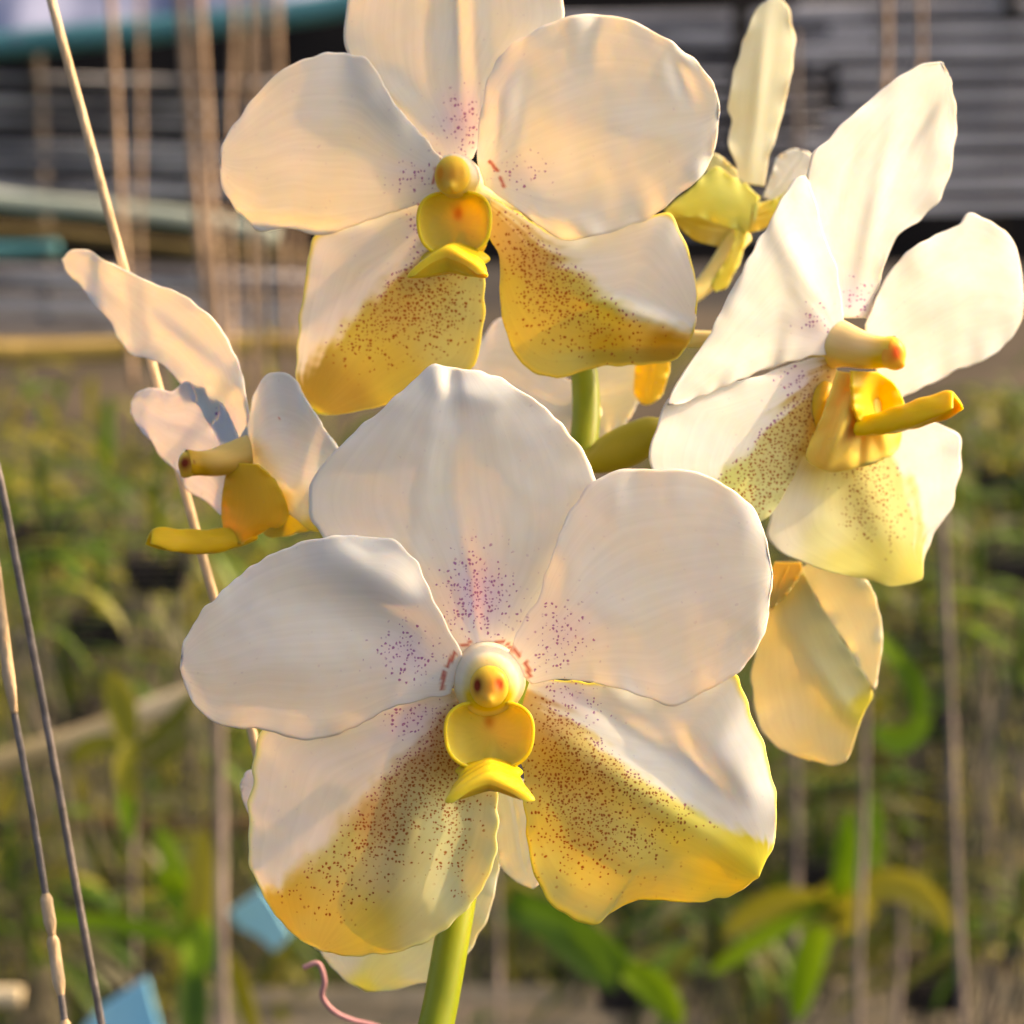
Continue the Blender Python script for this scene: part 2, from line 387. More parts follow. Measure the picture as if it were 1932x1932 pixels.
def mesh_of(name, parts):
    V_, F_ = [], []
    for v, f in parts:
        o = len(V_); V_ += [tuple(p) for p in v]; F_ += [tuple(i+o for i in q) for q in f]
    me = bpy.data.meshes.new(name); me.from_pydata(V_, [], F_); me.update(); return me

# ------------------------------------------------------------------ ground and paths (the setting)
def sheet(name, x0, x1, y0, y1, z, mat):
    me = bpy.data.meshes.new(name); me.from_pydata([(x0, y0, z), (x1, y0, z), (x1, y1, z), (x0, y1, z)], [], [(0, 1, 2, 3)]); me.update()
    o = link(name, me, mat, None, False); tag(o, kind='structure'); return o
M_GROUND = simple('weed_mat_with_shade', (0.008, 0.009, 0.010), (0.045, 0.042, 0.04), scale=1.2, stretch=(0.5, 4, 1), rough=0.9)  # weed mat, coloured near-black to stand in for shade under the net
M_PATH = simple('brown_soil', (0.035, 0.030, 0.022), (0.085, 0.07, 0.05), scale=1.5, rough=0.95)
sheet('ground', -60, 60, -3, 200, 0.0, M_GROUND)
sheet('path', -14, 14, 5.1, 8.0, 0.004, M_PATH)

# ------------------------------------------------------------------ the orchid spray
spray = empty('orchid_spray', P(840, 1990, 0.372))
tag(spray, 'spray of creamy white orchid flowers with speckled yellow lower sepals on a green stem', 'orchid')
M_STEM = simple('stem_green', (0.18, 0.26, 0.008), (0.34, 0.40, 0.02), scale=60, stretch=(1, 1, 0.25), rough=0.4, bump=0.15, spec=0.4)
M_STEM.node_tree.nodes['Principled BSDF'].inputs['Subsurface Weight'].default_value = 0.3
M_STEM.node_tree.nodes['Principled BSDF'].inputs['Subsurface Scale'].default_value = 0.002
def pts(lst): return [P(a, b, c) for a, b, c in lst]
stem_pts = [(790, 2120, .366), (808, 2000, .368), (830, 1900, .371), (855, 1760, .375), (885, 1600, .381), (935, 1400, .388), (1000, 1180, .394), (1058, 1000, .400), (1098, 850, .406), (1105, 740, .410), (1085, 600, .412), (1040, 430, .412), (1000, 300, .410), (985, 180, .408), (980, 60, .408)]
rad = [.0031, .0030, .0029, .0029, .0028, .0028, .0027, .0026, .0026, .0025, .0023, .0021, .0018, .0015, .0012]
spts = pts(stem_pts); spts.append(P(990, -60, .410)); rad.append(.0012); spts[-2] = P(985, -30, .409)
o = link('stem', mesh_of('stem', [tube(spts, rad, 24)]), M_STEM, spray)

M_PED = petal_material('pedicel', sss=0.0015, vein=0.05)
def flower_root(label, Cx, Cy, d, ctrl, r=(1.6, 1.5, 1.7, 2.2), tint=(0.72, 0.70, 0.42)):
    """the flower's own mesh: its pedicel, from the stem to the back of the flower"""
    p = pts(ctrl)
    rr = [q*0.001 for q in r[:1]] + [r[1]*0.001]*(len(p)-3) + [r[2]*0.001, r[3]*0.001]
    v, f = tube(p, rr, 18)
    me = mesh_of('flower', [(v, f)])
    for nm, c in (('tint', tint), ('spotcol', (0, 0, 0))):
        a = me.color_attributes.new(nm, 'FLOAT_COLOR', 'POINT'); a.data.foreach_set('color', np.tile([*c, 1.0], len(me.vertices)).astype(np.float32))
    o = link('flower', me, M_PED, spray); o['label'] = label
    return o

# ---- front flower -------------------------------------------------------------
F = Flower('front', 925, 1290, 0.352)
fo = flower_root('largest fully open flower facing the viewer, low on the spray', 925, 1290, .352, [(960, 1330, .390), (955, 1320, .382), (940, 1300, .368), (925, 1285, .3575)])
whites = [(880, 800, dc(190, 170, 150)), (880, 950, dc(182, 168, 152)), (700, 950, dc(184, 170, 158)), (1060, 950, dc(180, 168, 156)), (900, 1180, dc(188, 172, 168))]
DSH = [(858, 1232, 845, 1256, 5), (838, 1268, 834, 1300, 5), (872, 1218, 888, 1212, 4), (936, 1212, 950, 1210, 4), (958, 1216, 980, 1236, 5), (992, 1250, 1000, 1276, 5)]
petal(F, 'sepal', fo,
    [(885, 1250), (820, 1205), (720, 1110), (625, 1030), (584, 970), (592, 905), (640, 846), (700, 788), (765, 732), (800, 700), (822, 688), (842, 704), (862, 704)],
    [(950, 1250), (1010, 1150), (1090, 1050), (1128, 960), (1118, 890), (1090, 838), (1040, 780), (970, 730), (915, 704), (893, 706), (880, 712), (862, 704)],
    off=2.0, cup=0.8, curl=5.0, curlp=5, groove=0.8, ripple=0.3, noise=0.7, seed=3,
    bumps=[(850, 715, 16, 34, 0, 2.2), (825, 700, 26, 30, 0, -1.2), (890, 745, 60, 26, 10, -1.5), (800, 900, 22, 200, 8, -0.5), (945, 900, 30, 200, -8, -0.45), (905, 1160, 60, 60, 0, -0.8)],
    tint=WHITE, spots=[(900, 1125, 64, 78, 0, 0.95)], lilac=[(900, 1120, 66, 74, 0, 0.55)], dashes=DSH, slope=(0, 0))
petal(F, 'petal', fo,
    [(872, 1235), (832, 1160), (806, 1105), (778, 1050), (742, 1020), (690, 1012), (620, 1012), (560, 1026), (480, 1065), (420, 1115), (372, 1165), (345, 1220), (341, 1262)],
    [(850, 1310), (790, 1322), (735, 1336), (690, 1362), (640, 1385), (590, 1396), (535, 1388), (488, 1375), (435, 1373), (392, 1356), (358, 1315), (341, 1262)],
    off=-1.2, cup=1.4, curl=1.5, groove=0.0, noise=0.6, seed=5, ripple=0.5,
    bumps=[(740, 1105, 40, 130, -58, -2.6), (640, 1150, 45, 150, -70, 2.0), (560, 1260, 120, 60, 0, -1.6), (520, 1045, 50, 26, -30, 1.0), (800, 1250, 70, 40, 20, 0.8)],
    spots=[(765, 1235, 62, 52, 10, 0.62)], lilac=[(765, 1235, 60, 45, 10, 0.35)], dashes=DSH)
petal(F, 'petal', fo,
    [(955, 1238), (985, 1175), (1015, 1130), (1040, 1050), (1072, 971), (1123, 905), (1170, 888), (1225, 884), (1290, 885), (1350, 905), (1410, 950), (1444, 1010), (1456, 1085)],
    [(1000, 1290), (1050, 1282), (1108, 1286), (1190, 1306), (1262, 1333), (1290, 1327), (1340, 1300), (1385, 1274), (1408, 1250), (1436, 1208), (1450, 1150), (1456, 1085)],
    off=-1.0, cup=0.8, curl=2.2, groove=0.2, noise=0.7, seed=8, ripple=0.4,
    bumps=[(1200, 1150, 150, 60, -20, -1.6), (1330, 1000, 90, 40, -40, 1.2), (1060, 1120, 30, 110, 25, -1.2), (1170, 930, 20, 80, 10, -0.6)],
    spots=[(1060, 1195, 60, 58, 0, 0.5), (1030, 1250, 40, 30, 0, .3)], lilac=[(1065, 1190, 55, 50, 0, 0.30)], dashes=DSH)
petal(F, 'sepal', fo,
    [(862, 1300), (790, 1312), (700, 1330), (600, 1345), (530, 1358), (494, 1378), (480, 1430), (474, 1495), (467, 1520), (471, 1560), (468, 1600), (474, 1640), (494, 1680), (520, 1725), (555, 1762), (600, 1792)],
    [(905, 1400), (930, 1450), (939, 1520), (938, 1590), (925, 1650), (890, 1705), (850, 1745), (795, 1782), (730, 1798), (655, 1802), (600, 1792)],
    bk=0.95, off=1.6, cup=2.0, curl=2.0, groove=0, noise=0.5, seed=13, ripple=0.4, n=170, m=110,
    bumps=[(765, 1590, 66, 140, 16, -5.2), (700, 1700, 100, 70, 0, -2.2), (870, 1620, 40, 160, 12, 1.2), (560, 1560, 60, 130, 15, 0.9)],
    poly=[(850, 1310), (792, 1395), (720, 1467), (661, 1534), (594, 1610), (515, 1668), (480, 1680)], soft=12,
    yel=[(800, 1400, dc(160, 112, 62)), (860, 1440, dc(168, 120, 45)), (720, 1540, dc(165, 130, 62)), (640, 1600, dc(178, 160, 75)), (540, 1690, dc(178, 138, 34)), (600, 1760, dc(180, 146, 52)), (700, 1750, dc(190, 158, 50)), (740, 1640, dc(180, 150, 85)), (850, 1560, dc(172, 156, 90)), (905, 1540, dc(178, 166, 110)), (880, 1680, dc(180, 168, 112)), (800, 1760, dc(182, 160, 96)), (870, 1480, dc(175, 148, 66))],
    bspots=[(825, 1395, 70, 60, 0, 1.0), (760, 1480, 85, 75, 0, 1.0), (700, 1590, 75, 65, 0, 0.72), (850, 1500, 50, 70, 0, .6), (850, 1610, 34, 80, 0, .35), (620, 1680, 70, 50, 0, .40)],
    spots=[(785, 1352, 62, 36, -25, 0.6)], lilac=[(775, 1355, 60, 34, -25, 0.4)], edge_tint=dc(214, 190, 120))
petal(F, 'sepal', fo,
    [(1000, 1280), (1080, 1285), (1200, 1292), (1310, 1285), (1380, 1268), (1400, 1300), (1415, 1345), (1440, 1405), (1458, 1480), (1466, 1540), (1456, 1600), (1430, 1655)],
    [(965, 1400), (986, 1460), (990, 1540), (998, 1610), (1022, 1682), (1060, 1722), (1105, 1742), (1130, 1742), (1152, 1722), (1215, 1697), (1300, 1702), (1380, 1688), (1430, 1655)],
    bk=0.95, off=1.4, cup=2.0, curl=2.0, groove=0, noise=0.45, seed=17, ripple=0.45, n=170, m=110,
    bumps=[(1210, 1500, 260, 40, 34, -2.4), (1150, 1600, 150, 70, 30, -1.8), (1230, 1400, 150, 24, 34, 1.3), (1310, 1430, 90, 22, 48, 1.4), (1400, 1480, 60, 110, -20, -1.6), (1080, 1660, 50, 50, 0, 1.2)],
    poly=[(1490, 1605), (1446, 1585), (1337, 1543), (1257, 1492), (1190, 1450), (1106, 1371), (1040, 1325), (985, 1290)], soft=7,
    yel=[(1040, 1350, dc(178, 124, 62)), (1120, 1420, dc(190, 140, 58)), (1060, 1460, dc(168, 130, 40)), (1200, 1520, dc(196, 156, 58)), (1300, 1570, dc(206, 160, 44)), (1420, 1610, dc(214, 156, 20)), (1360, 1670, dc(210, 150, 25)), (1230, 1660, dc(186, 150, 50)), (1120, 1560, dc(172, 140, 52)), (1110, 1680, dc(184, 160, 70)), (1010, 1540, dc(176, 156, 60)), (1025, 1640, dc(180, 166, 78))],
    bspots=[(1060, 1430, 60, 90, 0, 0.85), (1100, 1540, 80, 90, 0, 0.8), (1150, 1430, 100, 40, 38, 0.8), (1250, 1500, 90, 30, 34, 0.5), (1200, 1580, 70, 50, 20, .5), (1060, 1340, 40, 30, 0, 0.8)],
    spots=[(1080, 1318, 70, 34, 30, 0.6)], lilac=[(1070, 1312, 50, 26, 20, 0.4)], edge_tint=dc(215, 170, 60))
fr = Frame(P(922, 1290, 0.3535), (0.02, 0.10, 1.0))
column(fr, fo, length=8.0, r0=6.0, r1=2.75, drop=-1.2, dome=True)
lip(fr, fo, cz=-7.9, cy=6.8, deep=3.6, lobe_rise=-2.6, droop=2.7, wing=6.7, base=5.2, thk=1.5, tipback=0.6, lobe_len=9.0, sag=0.2)

# ---- upper flower -------------------------------------------------------------
F = Flower('upper', 868, 345, 0.378, gx=-0.10, gy=0.06)
fo = flower_root('open flower facing the viewer at the top of the spray, its top sepal cut off by the picture edge', 868, 345, .378, [(1015, 400, .408), (990, 395, .402), (930, 370, .392), (880, 345, .383)])
DSH = [(823, 318, 818, 345, 4), (832, 305, 838, 300, 4), (925, 305, 938, 322, 4), (944, 335, 950, 352, 4)]
petal(F, 'sepal', fo,
    [(845, 305), (815, 285), (783, 244), (735, 205), (690, 165), (661, 110), (649, 60), (655, 10), (672, -50), (710, -100), (770, -135), (850, -150)],
    [(893, 300), (930, 220), (990, 120), (1040, 70), (1066, 38), (1064, 5), (1050, -40), (1010, -95), (940, -138), (850, -150)],
    off=2.0, cup=0.6, curl=3, groove=0, noise=0.6, seed=23,
    bk=1.0, bumps=[(866, 40, 14, 120, -2, 0.9), (900, 80, 20, 150, -2, -0.8), (820, 80, 24, 150, 2, -0.6), (740, 190, 36, 100, -50, -2.0)],
    spots=[(872, 235, 50, 60, 0, 0.55)], lilac=[(872, 228, 52, 66, 0, 0.5)], tint=WARMW)
petal(F, 'petal', fo,
    [(848, 318), (820, 282), (782, 240), (735, 180), (698, 118), (655, 101), (600, 104), (540, 126), (485, 180), (442, 238), (420, 270), (415, 305)],
    [(830, 362), (790, 382), (720, 408), (650, 432), (592, 444), (545, 432), (490, 434), (468, 415), (440, 390), (420, 345), (415, 305)],
    off=-0.8, cup=1.6, curl=1.5, groove=0.2, noise=0.6, seed=29,
    bk=0.9, bumps=[(740, 200, 60, 70, -40, -2.0), (520, 425, 120, 16, 5, 2.4), (600, 260, 110, 80, 0, -1.0)], tint=WARMW,
    spots=[(780, 330, 50, 40, 0, 0.38)], lilac=[(780, 330, 45, 35, 0, 0.2)], dashes=DSH)
petal(F, 'petal', fo,
    [(900, 305), (905, 220), (925, 140), (960, 90), (1015, 55), (1067, 33), (1125, 26), (1190, 40), (1260, 75), (1308, 112), (1332, 138), (1350, 165), (1357, 210)],
    [(915, 350), (950, 376), (1000, 412), (1060, 450), (1120, 446), (1185, 428), (1230, 410), (1275, 375), (1320, 335), (1345, 295), (1352, 255), (1357, 210)],
    off=-1.0, cup=0.6, curl=2.2, groove=-0.2, noise=1.0, seed=31, ripple=0.7, rfreq=11,
    bk=0.9, bumps=[(950, 220, 26, 120, 12, -2.4), (1060, 420, 110, 26, 20, -1.6), (1120, 90, 24, 60, 8, 1.0), (1285, 140, 18, 50, -20, 1.2), (1150, 250, 120, 110, 0, -1.2)], tint=WARMW,
    spots=[(985, 325, 50, 40, 0, 0.35)], lilac=[(985, 325, 45, 35, 0, 0.18)], dashes=DSH)
petal(F, 'sepal', fo,
    [(835, 360), (760, 392), (680, 415), (600, 440), (584, 480), (574, 540), (566, 600), (561, 660), (560, 710), (575, 748), (597, 780)],
    [(875, 450), (905, 490), (915, 540), (912, 610), (898, 680), (860, 715), (800, 735), (740, 760), (680, 776), (640, 782), (597, 780)],
    off=1.6, cup=1.5, curl=2.0, groove=0, noise=0.5, seed=37, n=140, m=90,
    bumps=[(640, 600, 24, 120, 45, -1.8), (690, 520, 24, 120, 48, 1.4), (780, 600, 70, 170, 35, -2.4)],
    poly=[(835, 420), (791, 475), (703, 554), (619, 643), (560, 705), (540, 725)], soft=10,
    yel=[(790, 490, dc(165, 125, 60)), (750, 560, dc(165, 138, 48)), (820, 560, dc(172, 150, 65)), (895, 560, dc(180, 164, 84)), (860, 660, dc(176, 160, 78)), (680, 640, dc(172, 148, 42)), (600, 720, dc(138, 116, 26)), (660, 760, dc(145, 120, 34)), (740, 720, dc(172, 144, 40))],
    bspots=[(790, 500, 60, 60, 0, 1.0), (770, 570, 80, 60, 0, 0.85), (700, 640, 70, 50, 0, .55), (840, 600, 50, 60, 0, .45)], spots=[(800, 425, 40, 45, 20, .5)], lilac=[(800, 425, 30, 40, 20, .25)], edge_tint=dc(190, 170, 80))
petal(F, 'sepal', fo,
    [(925, 370), (980, 402), (1060, 448), (1150, 432), (1225, 410), (1262, 402), (1288, 445), (1308, 510), (1316, 570), (1308, 627)],
    [(925, 440), (944, 500), (942, 545), (948, 600), (968, 660), (1005, 702), (1060, 711), (1130, 692), (1200, 688), (1262, 682), (1290, 660), (1308, 627)],
    bk=0.95, off=1.8, cup=1.2, curl=-1.0, groove=0, noise=0.5, seed=41, n=140, m=90,
    bumps=[(1215, 600, 90, 20, 18, -3.2), (1050, 560, 90, 110, 30, -2.0), (1180, 655, 130, 26, -2, 1.8)],
    poly=[(1330, 640), (1308, 625), (1200, 590), (1130, 540), (1060, 484), (1000, 430), (940, 385)], soft=12,
    yel=[(970, 420, dc(180, 130, 75)), (1020, 480, dc(172, 128, 52)), (1060, 550, dc(170, 138, 35)), (1150, 580, dc(170, 148, 35)), (1000, 640, dc(176, 148, 48)), (1060, 690, dc(178, 150, 52)), (1150, 660, dc(155, 125, 16)), (1250, 655, dc(150, 108, 8)), (1215, 598, dc(190, 150, 60)), (960, 560, dc(172, 150, 45))],
    bspots=[(1010, 470, 60, 60, 0, 0.95), (1070, 550, 70, 60, 0, 0.85), (1150, 620, 90, 50, 0, .45), (1010, 560, 30, 50, 0, .5)], spots=[(960, 410, 30, 30, 0, .5)], edge_tint=dc(190, 160, 60))
fr = Frame(P(866, 345, 0.378), (-0.12, 0.02, 1.0))
column(fr, fo, length=8.0, r0=3.9, r1=2.7, drop=-0.6, dark=dc(215, 125, 20), dome=True, pit=0.1, two=False)
lip(fr, fo, cz=-7.4, cy=4.5, cw=6.2, ch=5.5, deep=3.8, wing=6.5, lobe_rise=-1.9, droop=3.0, lobe_len=9.0, base=5.8, thk=1.9, keel=0.6)

# ---- right flower (turned to the right) --------------------------------------
F = Flower('right', 1600, 650, 0.388, gx=0.75, gy=0.10)
fo = flower_root('half-profile flower turned towards the right, its long pointed sepal reaching up', 1600, 650, .388, [(1085, 610, .412), (1180, 630, .410), (1400, 645, .403), (1590, 655, .3915)], tint=(0.76, 0.68, 0.34))
petal(F, 'sepal', fo,
    [(1580, 600), (1562, 520), (1545, 440), (1530, 370), (1528, 302), (1565, 260), (1610, 215), (1665, 168), (1710, 135), (1745, 120), (1778, 120)],
    [(1640, 600), (1652, 555), (1668, 500), (1692, 450), (1735, 415), (1775, 372), (1796, 300), (1804, 225), (1797, 170), (1790, 140), (1778, 120)],
    off=1.2, cup=-1.0, curl=1.0, groove=0, noise=0.5, seed=43, tint=WARMW,
    bumps=[(1650, 400, 18, 170, 12, -1.6), (1720, 260, 14, 90, 35, 1.8), (1770, 250, 22, 120, 5, -1.0), (1590, 350, 16, 120, 20, .8)],
    spots=[(1610, 560, 36, 44, 0, 0.35)], lilac=[(1605, 560, 44, 50, 0, 0.45)])
petal(F, 'petal', fo,
    [(1590, 612), (1580, 520), (1550, 430), (1528, 345), (1505, 335), (1470, 385), (1440, 440), (1405, 500), (1375, 560), (1350, 610), (1322, 655), (1290, 705), (1268, 740), (1262, 765)],
    [(1568, 668), (1530, 672), (1500, 680), (1460, 692), (1420, 706), (1380, 722), (1345, 738), (1310, 752), (1285, 762), (1262, 765)],
    off=-1.0, cup=1.5, curl=1.0, groove=0.2, noise=0.6, seed=47, tint=WARMW,
    bumps=[(1500, 500, 26, 130, -25, -2.0), (1450, 640, 120, 34, -10, 1.0)],
    spots=[(1540, 610, 40, 44, 0, 0.28)], lilac=[(1540, 620, 50, 50, 0, 0.28)], dashes=[(1590, 635, 1575, 655, 5)])
petal(F, 'petal', fo,
    [(1632, 612), (1655, 560), (1680, 510), (1722, 470), (1775, 440), (1810, 425), (1832, 405), (1880, 425), (1912, 462), (1928, 520), (1930, 575)],
    [(1640, 680), (1665, 720), (1690, 752), (1735, 735), (1790, 706), (1850, 680), (1895, 652), (1920, 620), (1930, 575)],
    off=-0.5, cup=0.8, curl=2.0, groove=-0.2, noise=0.7, seed=53, tint=WARMW,
    bumps=[(1760, 560, 120, 40, -30, -1.4), (1850, 500, 60, 60, 0, 0.8)],
    spots=[(1650, 640, 34, 26, 0, 0.2)], lilac=[(1655, 630, 40, 26, 0, 0.2)])
petal(F, 'sepal', fo,
    [(1565, 672), (1500, 685), (1430, 708), (1360, 730), (1290, 745), (1262, 752), (1240, 800), (1226, 870), (1260, 910), (1340, 960), (1430, 985)],
    [(1590, 720), (1572, 760), (1545, 815), (1515, 865), (1490, 910), (1468, 950), (1452, 975), (1430, 985)],
    off=1.8, cup=0.8, curl=1.5, groove=0, noise=0.5, seed=59, n=130, m=90,
    bumps=[(1500, 830, 26, 130, 35, -1.6)],
    poly=[(1560, 668), (1530, 705), (1450, 800), (1340, 910), (1300, 945)], soft=8,
    yel=[(1550, 720, dc(185, 135, 60)), (1530, 780, dc(180, 125, 40)), (1450, 860, dc(178, 156, 80)), (1380, 910, dc(180, 168, 70)), (1450, 940, dc(182, 168, 90)), (1500, 840, dc(176, 140, 60))],
    bspots=[(1520, 760, 50, 70, 30, 0.9), (1460, 840, 60, 60, 0, 0.95), (1420, 920, 60, 50, 0, .8)], spots=[(1500, 720, 44, 40, 0, .55)], lilac=[(1500, 715, 36, 30, 0, .35)])
petal(F, 'sepal', fo,
    [(1590, 770), (1530, 830), (1490, 890), (1462, 945), (1448, 995), (1462, 1035), (1510, 1058), (1570, 1080), (1640, 1095), (1700, 1106), (1738, 1092)],
    [(1640, 770), (1690, 780), (1745, 790), (1800, 812), (1813, 850), (1806, 910), (1788, 970), (1758, 1010), (1746, 1050), (1738, 1092)],
    off=2.6, cup=1.2, curl=1.5, groove=0, noise=0.5, seed=61, n=130, m=90,
    bumps=[(1650, 950, 40, 130, -22, -2.6), (1500, 1000, 40, 60, 0, 1.2), (1770, 900, 40, 100, 0, 1.2)],
    poly=[(1760, 1120), (1748, 1020), (1735, 960), (1715, 900), (1680, 850), (1650, 800), (1620, 740)], soft=6,
    yel=[(1600, 860, dc(190, 152, 50)), (1640, 930, dc(190, 158, 70)), (1560, 900, dc(192, 162, 80)), (1500, 960, dc(190, 165, 130)), (1480, 900, dc(192, 165, 120)), (1470, 1010, dc(190, 165, 135)), (1560, 1010, dc(190, 166, 92)), (1660, 1060, dc(192, 158, 52)), (1720, 1085, dc(196, 155, 45)), (1710, 980, dc(190, 165, 75)), (1590, 1060, dc(188, 160, 60))],
    bspots=[(1640, 890, 44, 60, 0, 0.72), (1670, 960, 44, 60, 0, .5), (1610, 970, 30, 50, 0, .4)])
fr = Frame(P(1592, 655, 0.3865), (0.93, -0.05, 0.55))
column(fr, fo, length=9.0, r0=4.6, r1=2.4, drop=-1.6, dark=dc(205, 85, 30), pit=0.1, body=np.array((0.86, 0.70, 0.36)))
lip(fr, fo, cz=-8.6, cy=4.0, cw=5.0, ch=5.6, lobe_len=16.5, lobe_rise=5.5, wing=3.2, droop=2.0, deep=4.0, base=2.4, thk=1.9, ltint=np.array((.84, .60, .02)), cup=False)
petal(F, 'lip_cup', fo, [(1606, 700), (1606, 740), (1612, 778), (1626, 800), (1648, 808)], [(1655, 702), (1688, 726), (1704, 760), (1700, 790), (1680, 806), (1648, 808)],
    off=-6.5, cup=-2.5, curl=0, noise=0.2, seed=202, n=50, m=40, groove=0, tint=np.array((.86, .60, .05)), mat=M_LIP, thick=0.6, bk=1, bumps=[(1655, 760, 22, 34, 0, 2.5)])
petal(F, 'lip_throat', fo,
    [(1580, 700), (1560, 760), (1540, 810), (1520, 862), (1545, 882), (1580, 888), (1650, 872)],
    [(1625, 705), (1655, 740), (1690, 775), (1700, 805), (1696, 835), (1685, 855), (1650, 872)],
    off=-4.0, cup=4.0, curl=0, noise=0.3, seed=201, n=70, m=50, groove=0, tint=np.array((.87,.66,.15)), bk=1, bumps=[(1585, 810, 12, 80, 22, -2.2), (1625, 800, 12, 80, 5, 1.8), (1660, 800, 14, 60, -15, -1.6)], mat=M_LIP, thick=0.6, slope=(-1.0, 0))

# ---- left flower (profile to the left) ---------------------------------------
F = Flower('left', 460, 860, 0.386, gx=-0.75, gy=0.05)
fo = flower_root('profile flower turned to the left, with a jutting mustard-yellow lip', 460, 860, .386, [(1000, 1180, .396), (900, 1100, .402), (700, 960, .398), (540, 900, .392), (475, 868, .3885)])
petal(F, 'sepal', fo,
    [(418, 832), (372, 765), (320, 702), (282, 675), (250, 668), (226, 640), (205, 602), (172, 565), (145, 530), (124, 508), (118, 488)],
    [(470, 850), (466, 770), (455, 700), (432, 650), (400, 602), (360, 568), (318, 545), (260, 522), (205, 494), (165, 474), (138, 472), (118, 488)],
    off=1.0, cup=-1.5, curl=2.5, groove=0, noise=0.5, seed=67, tint=WHITE,
    bk=0.9, bumps=[(330, 640, 20, 180, -52, -2.2), (250, 580, 18, 120, -50, 1.6), (400, 640, 40, 90, -30, -1.0)],
    spots=[(425, 790, 26, 26, 0, 0.2)], lilac=[(428, 795, 26, 26, 0, 0.35)], ripple=0.8)
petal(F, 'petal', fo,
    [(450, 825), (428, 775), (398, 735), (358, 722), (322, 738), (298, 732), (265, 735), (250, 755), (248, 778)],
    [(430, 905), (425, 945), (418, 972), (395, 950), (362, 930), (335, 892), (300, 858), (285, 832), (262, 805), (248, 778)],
    off=0.5, cup=1.0, curl=1.0, groove=-0.2, noise=0.6, seed=71, tint=np.array((0.80, 0.80, 0.84)), ripple=0.8,  # bluish grey tint paints in the shade on this petal
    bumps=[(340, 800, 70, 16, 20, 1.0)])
petal(F, 'petal', fo,
    [(445, 840), (470, 790), (478, 750), (490, 720), (512, 703), (535, 705), (560, 722), (590, 775), (620, 820), (652, 862)],
    [(450, 872), (490, 900), (515, 930), (540, 962), (570, 990), (598, 1004), (640, 990), (680, 940), (672, 900), (652, 862)],
    off=0.8, cup=0.6, curl=1.5, groove=0, noise=0.7, seed=73, tint=WHITE,
    bumps=[(600, 860, 30, 70, 40, -1.8), (545, 800, 20, 70, -20, 1.2), (520, 860, 30, 60, -30, -1.0)],
    zones=[(520, 740, WHITE), (520, 820, WHITE), (600, 900, WHITE), (470, 862, dc(178, 165, 140)), (540, 905, WHITE), (575, 950, dc(182, 170, 140)), (590, 1002, dc(165, 145, 30)), (520, 940, dc(175, 140, 60)), (640, 900, WHITE)], dashes=[(526, 788, 528, 791, 2.5)])
petal(F, 'sepal', fo,
    [(440, 850), (470, 880), (500, 905), (530, 935), (560, 965), (592, 1000)],
    [(428, 840), (462, 900), (480, 960), (500, 1010), (540, 1012), (592, 1000)],
    off=4.0, cup=1.0, curl=0, groove=0, noise=0.3, seed=79, n=60, m=36, zones=[(450, 870, dc(170, 110, 40)), (520, 960, dc(172, 140, 30)), (580, 1000, dc(165, 145, 30))])
fr = Frame(P(446, 868, 0.3835), (-0.93, -0.12, 0.42))
column(fr, fo, length=8.5, r0=3.3, r1=1.9, drop=-0.4, ctip=AMB, dark=dc(120, 40, 8), body=np.array((0.82, 0.60, 0.20)), pit=0.15)
lip(fr, fo, cz=-8.4, cy=-1.0, cw=3.4, ch=4.6, lobe_len=17.5, lobe_rise=1.8, wing=2.0, droop=1.6, deep=3.5, spur=1.0, base=2.6, thk=1.7, sag=1.6, ltint=np.array((.76, .54, .03)), cup=False)
petal(F, 'lip_throat', fo,
    [(436, 872), (426, 905), (420, 945), (420, 985), (430, 1012), (452, 1026)],
    [(486, 876), (518, 905), (538, 942), (544, 970), (534, 990), (508, 996), (480, 1010), (452, 1026)],
    off=-5.0, cup=4.0, curl=0, noise=0.2, seed=203, n=70, m=50, groove=0, tint=np.array((.88,.55,.045)), mat=M_LIP, thick=0.6, slope=(3.0, 0))

# ---- far flower at the upper right --------------------------------------------
F = Flower('far', 1430, 360, 0.43, gx=0.2)
fo = flower_root('small pale flower seen edge-on behind the top flower, with one narrow upright sepal', 1430, 360, .43, [(1060, 520, .413), (1150, 560, .42), (1300, 560, .428), (1400, 440, .433)], tint=(0.8, 0.7, 0.3))
petal(F, 'sepal', fo,
    [(1400, 345), (1383, 300), (1375, 255), (1382, 225), (1374, 200), (1381, 145), (1397, 90), (1412, 45), (1430, 12), (1452, -2)],
    [(1440, 352), (1448, 310), (1462, 262), (1478, 205), (1490, 150), (1498, 95), (1495, 50), (1488, 15), (1472, -3), (1452, -2)],
    off=0, cup=1.5, curl=1.5, groove=0, noise=0.4, seed=83, tint=np.array((.86, .80, .58)), bumps=[(1430, 180, 14, 150, 6, -1.0)], slope=(0.5, 0))
petal(F, 'petal', fo, [(1440, 372), (1452, 335), (1465, 300), (1490, 282), (1510, 284)], [(1455, 380), (1490, 360), (1520, 335), (1538, 308), (1530, 290), (1510, 284)],
    cup=1.5, seed=89, n=50, m=40, tint=WARMW, off=1)
petal(F, 'petal', fo, [(1425, 370), (1395, 330), (1368, 300), (1345, 288), (1325, 290)], [(1430, 400), (1400, 380), (1370, 360), (1345, 340), (1328, 312), (1325, 290)], cup=1, seed=90, n=50, m=40, tint=np.array((.86, .78, .45)), off=2)
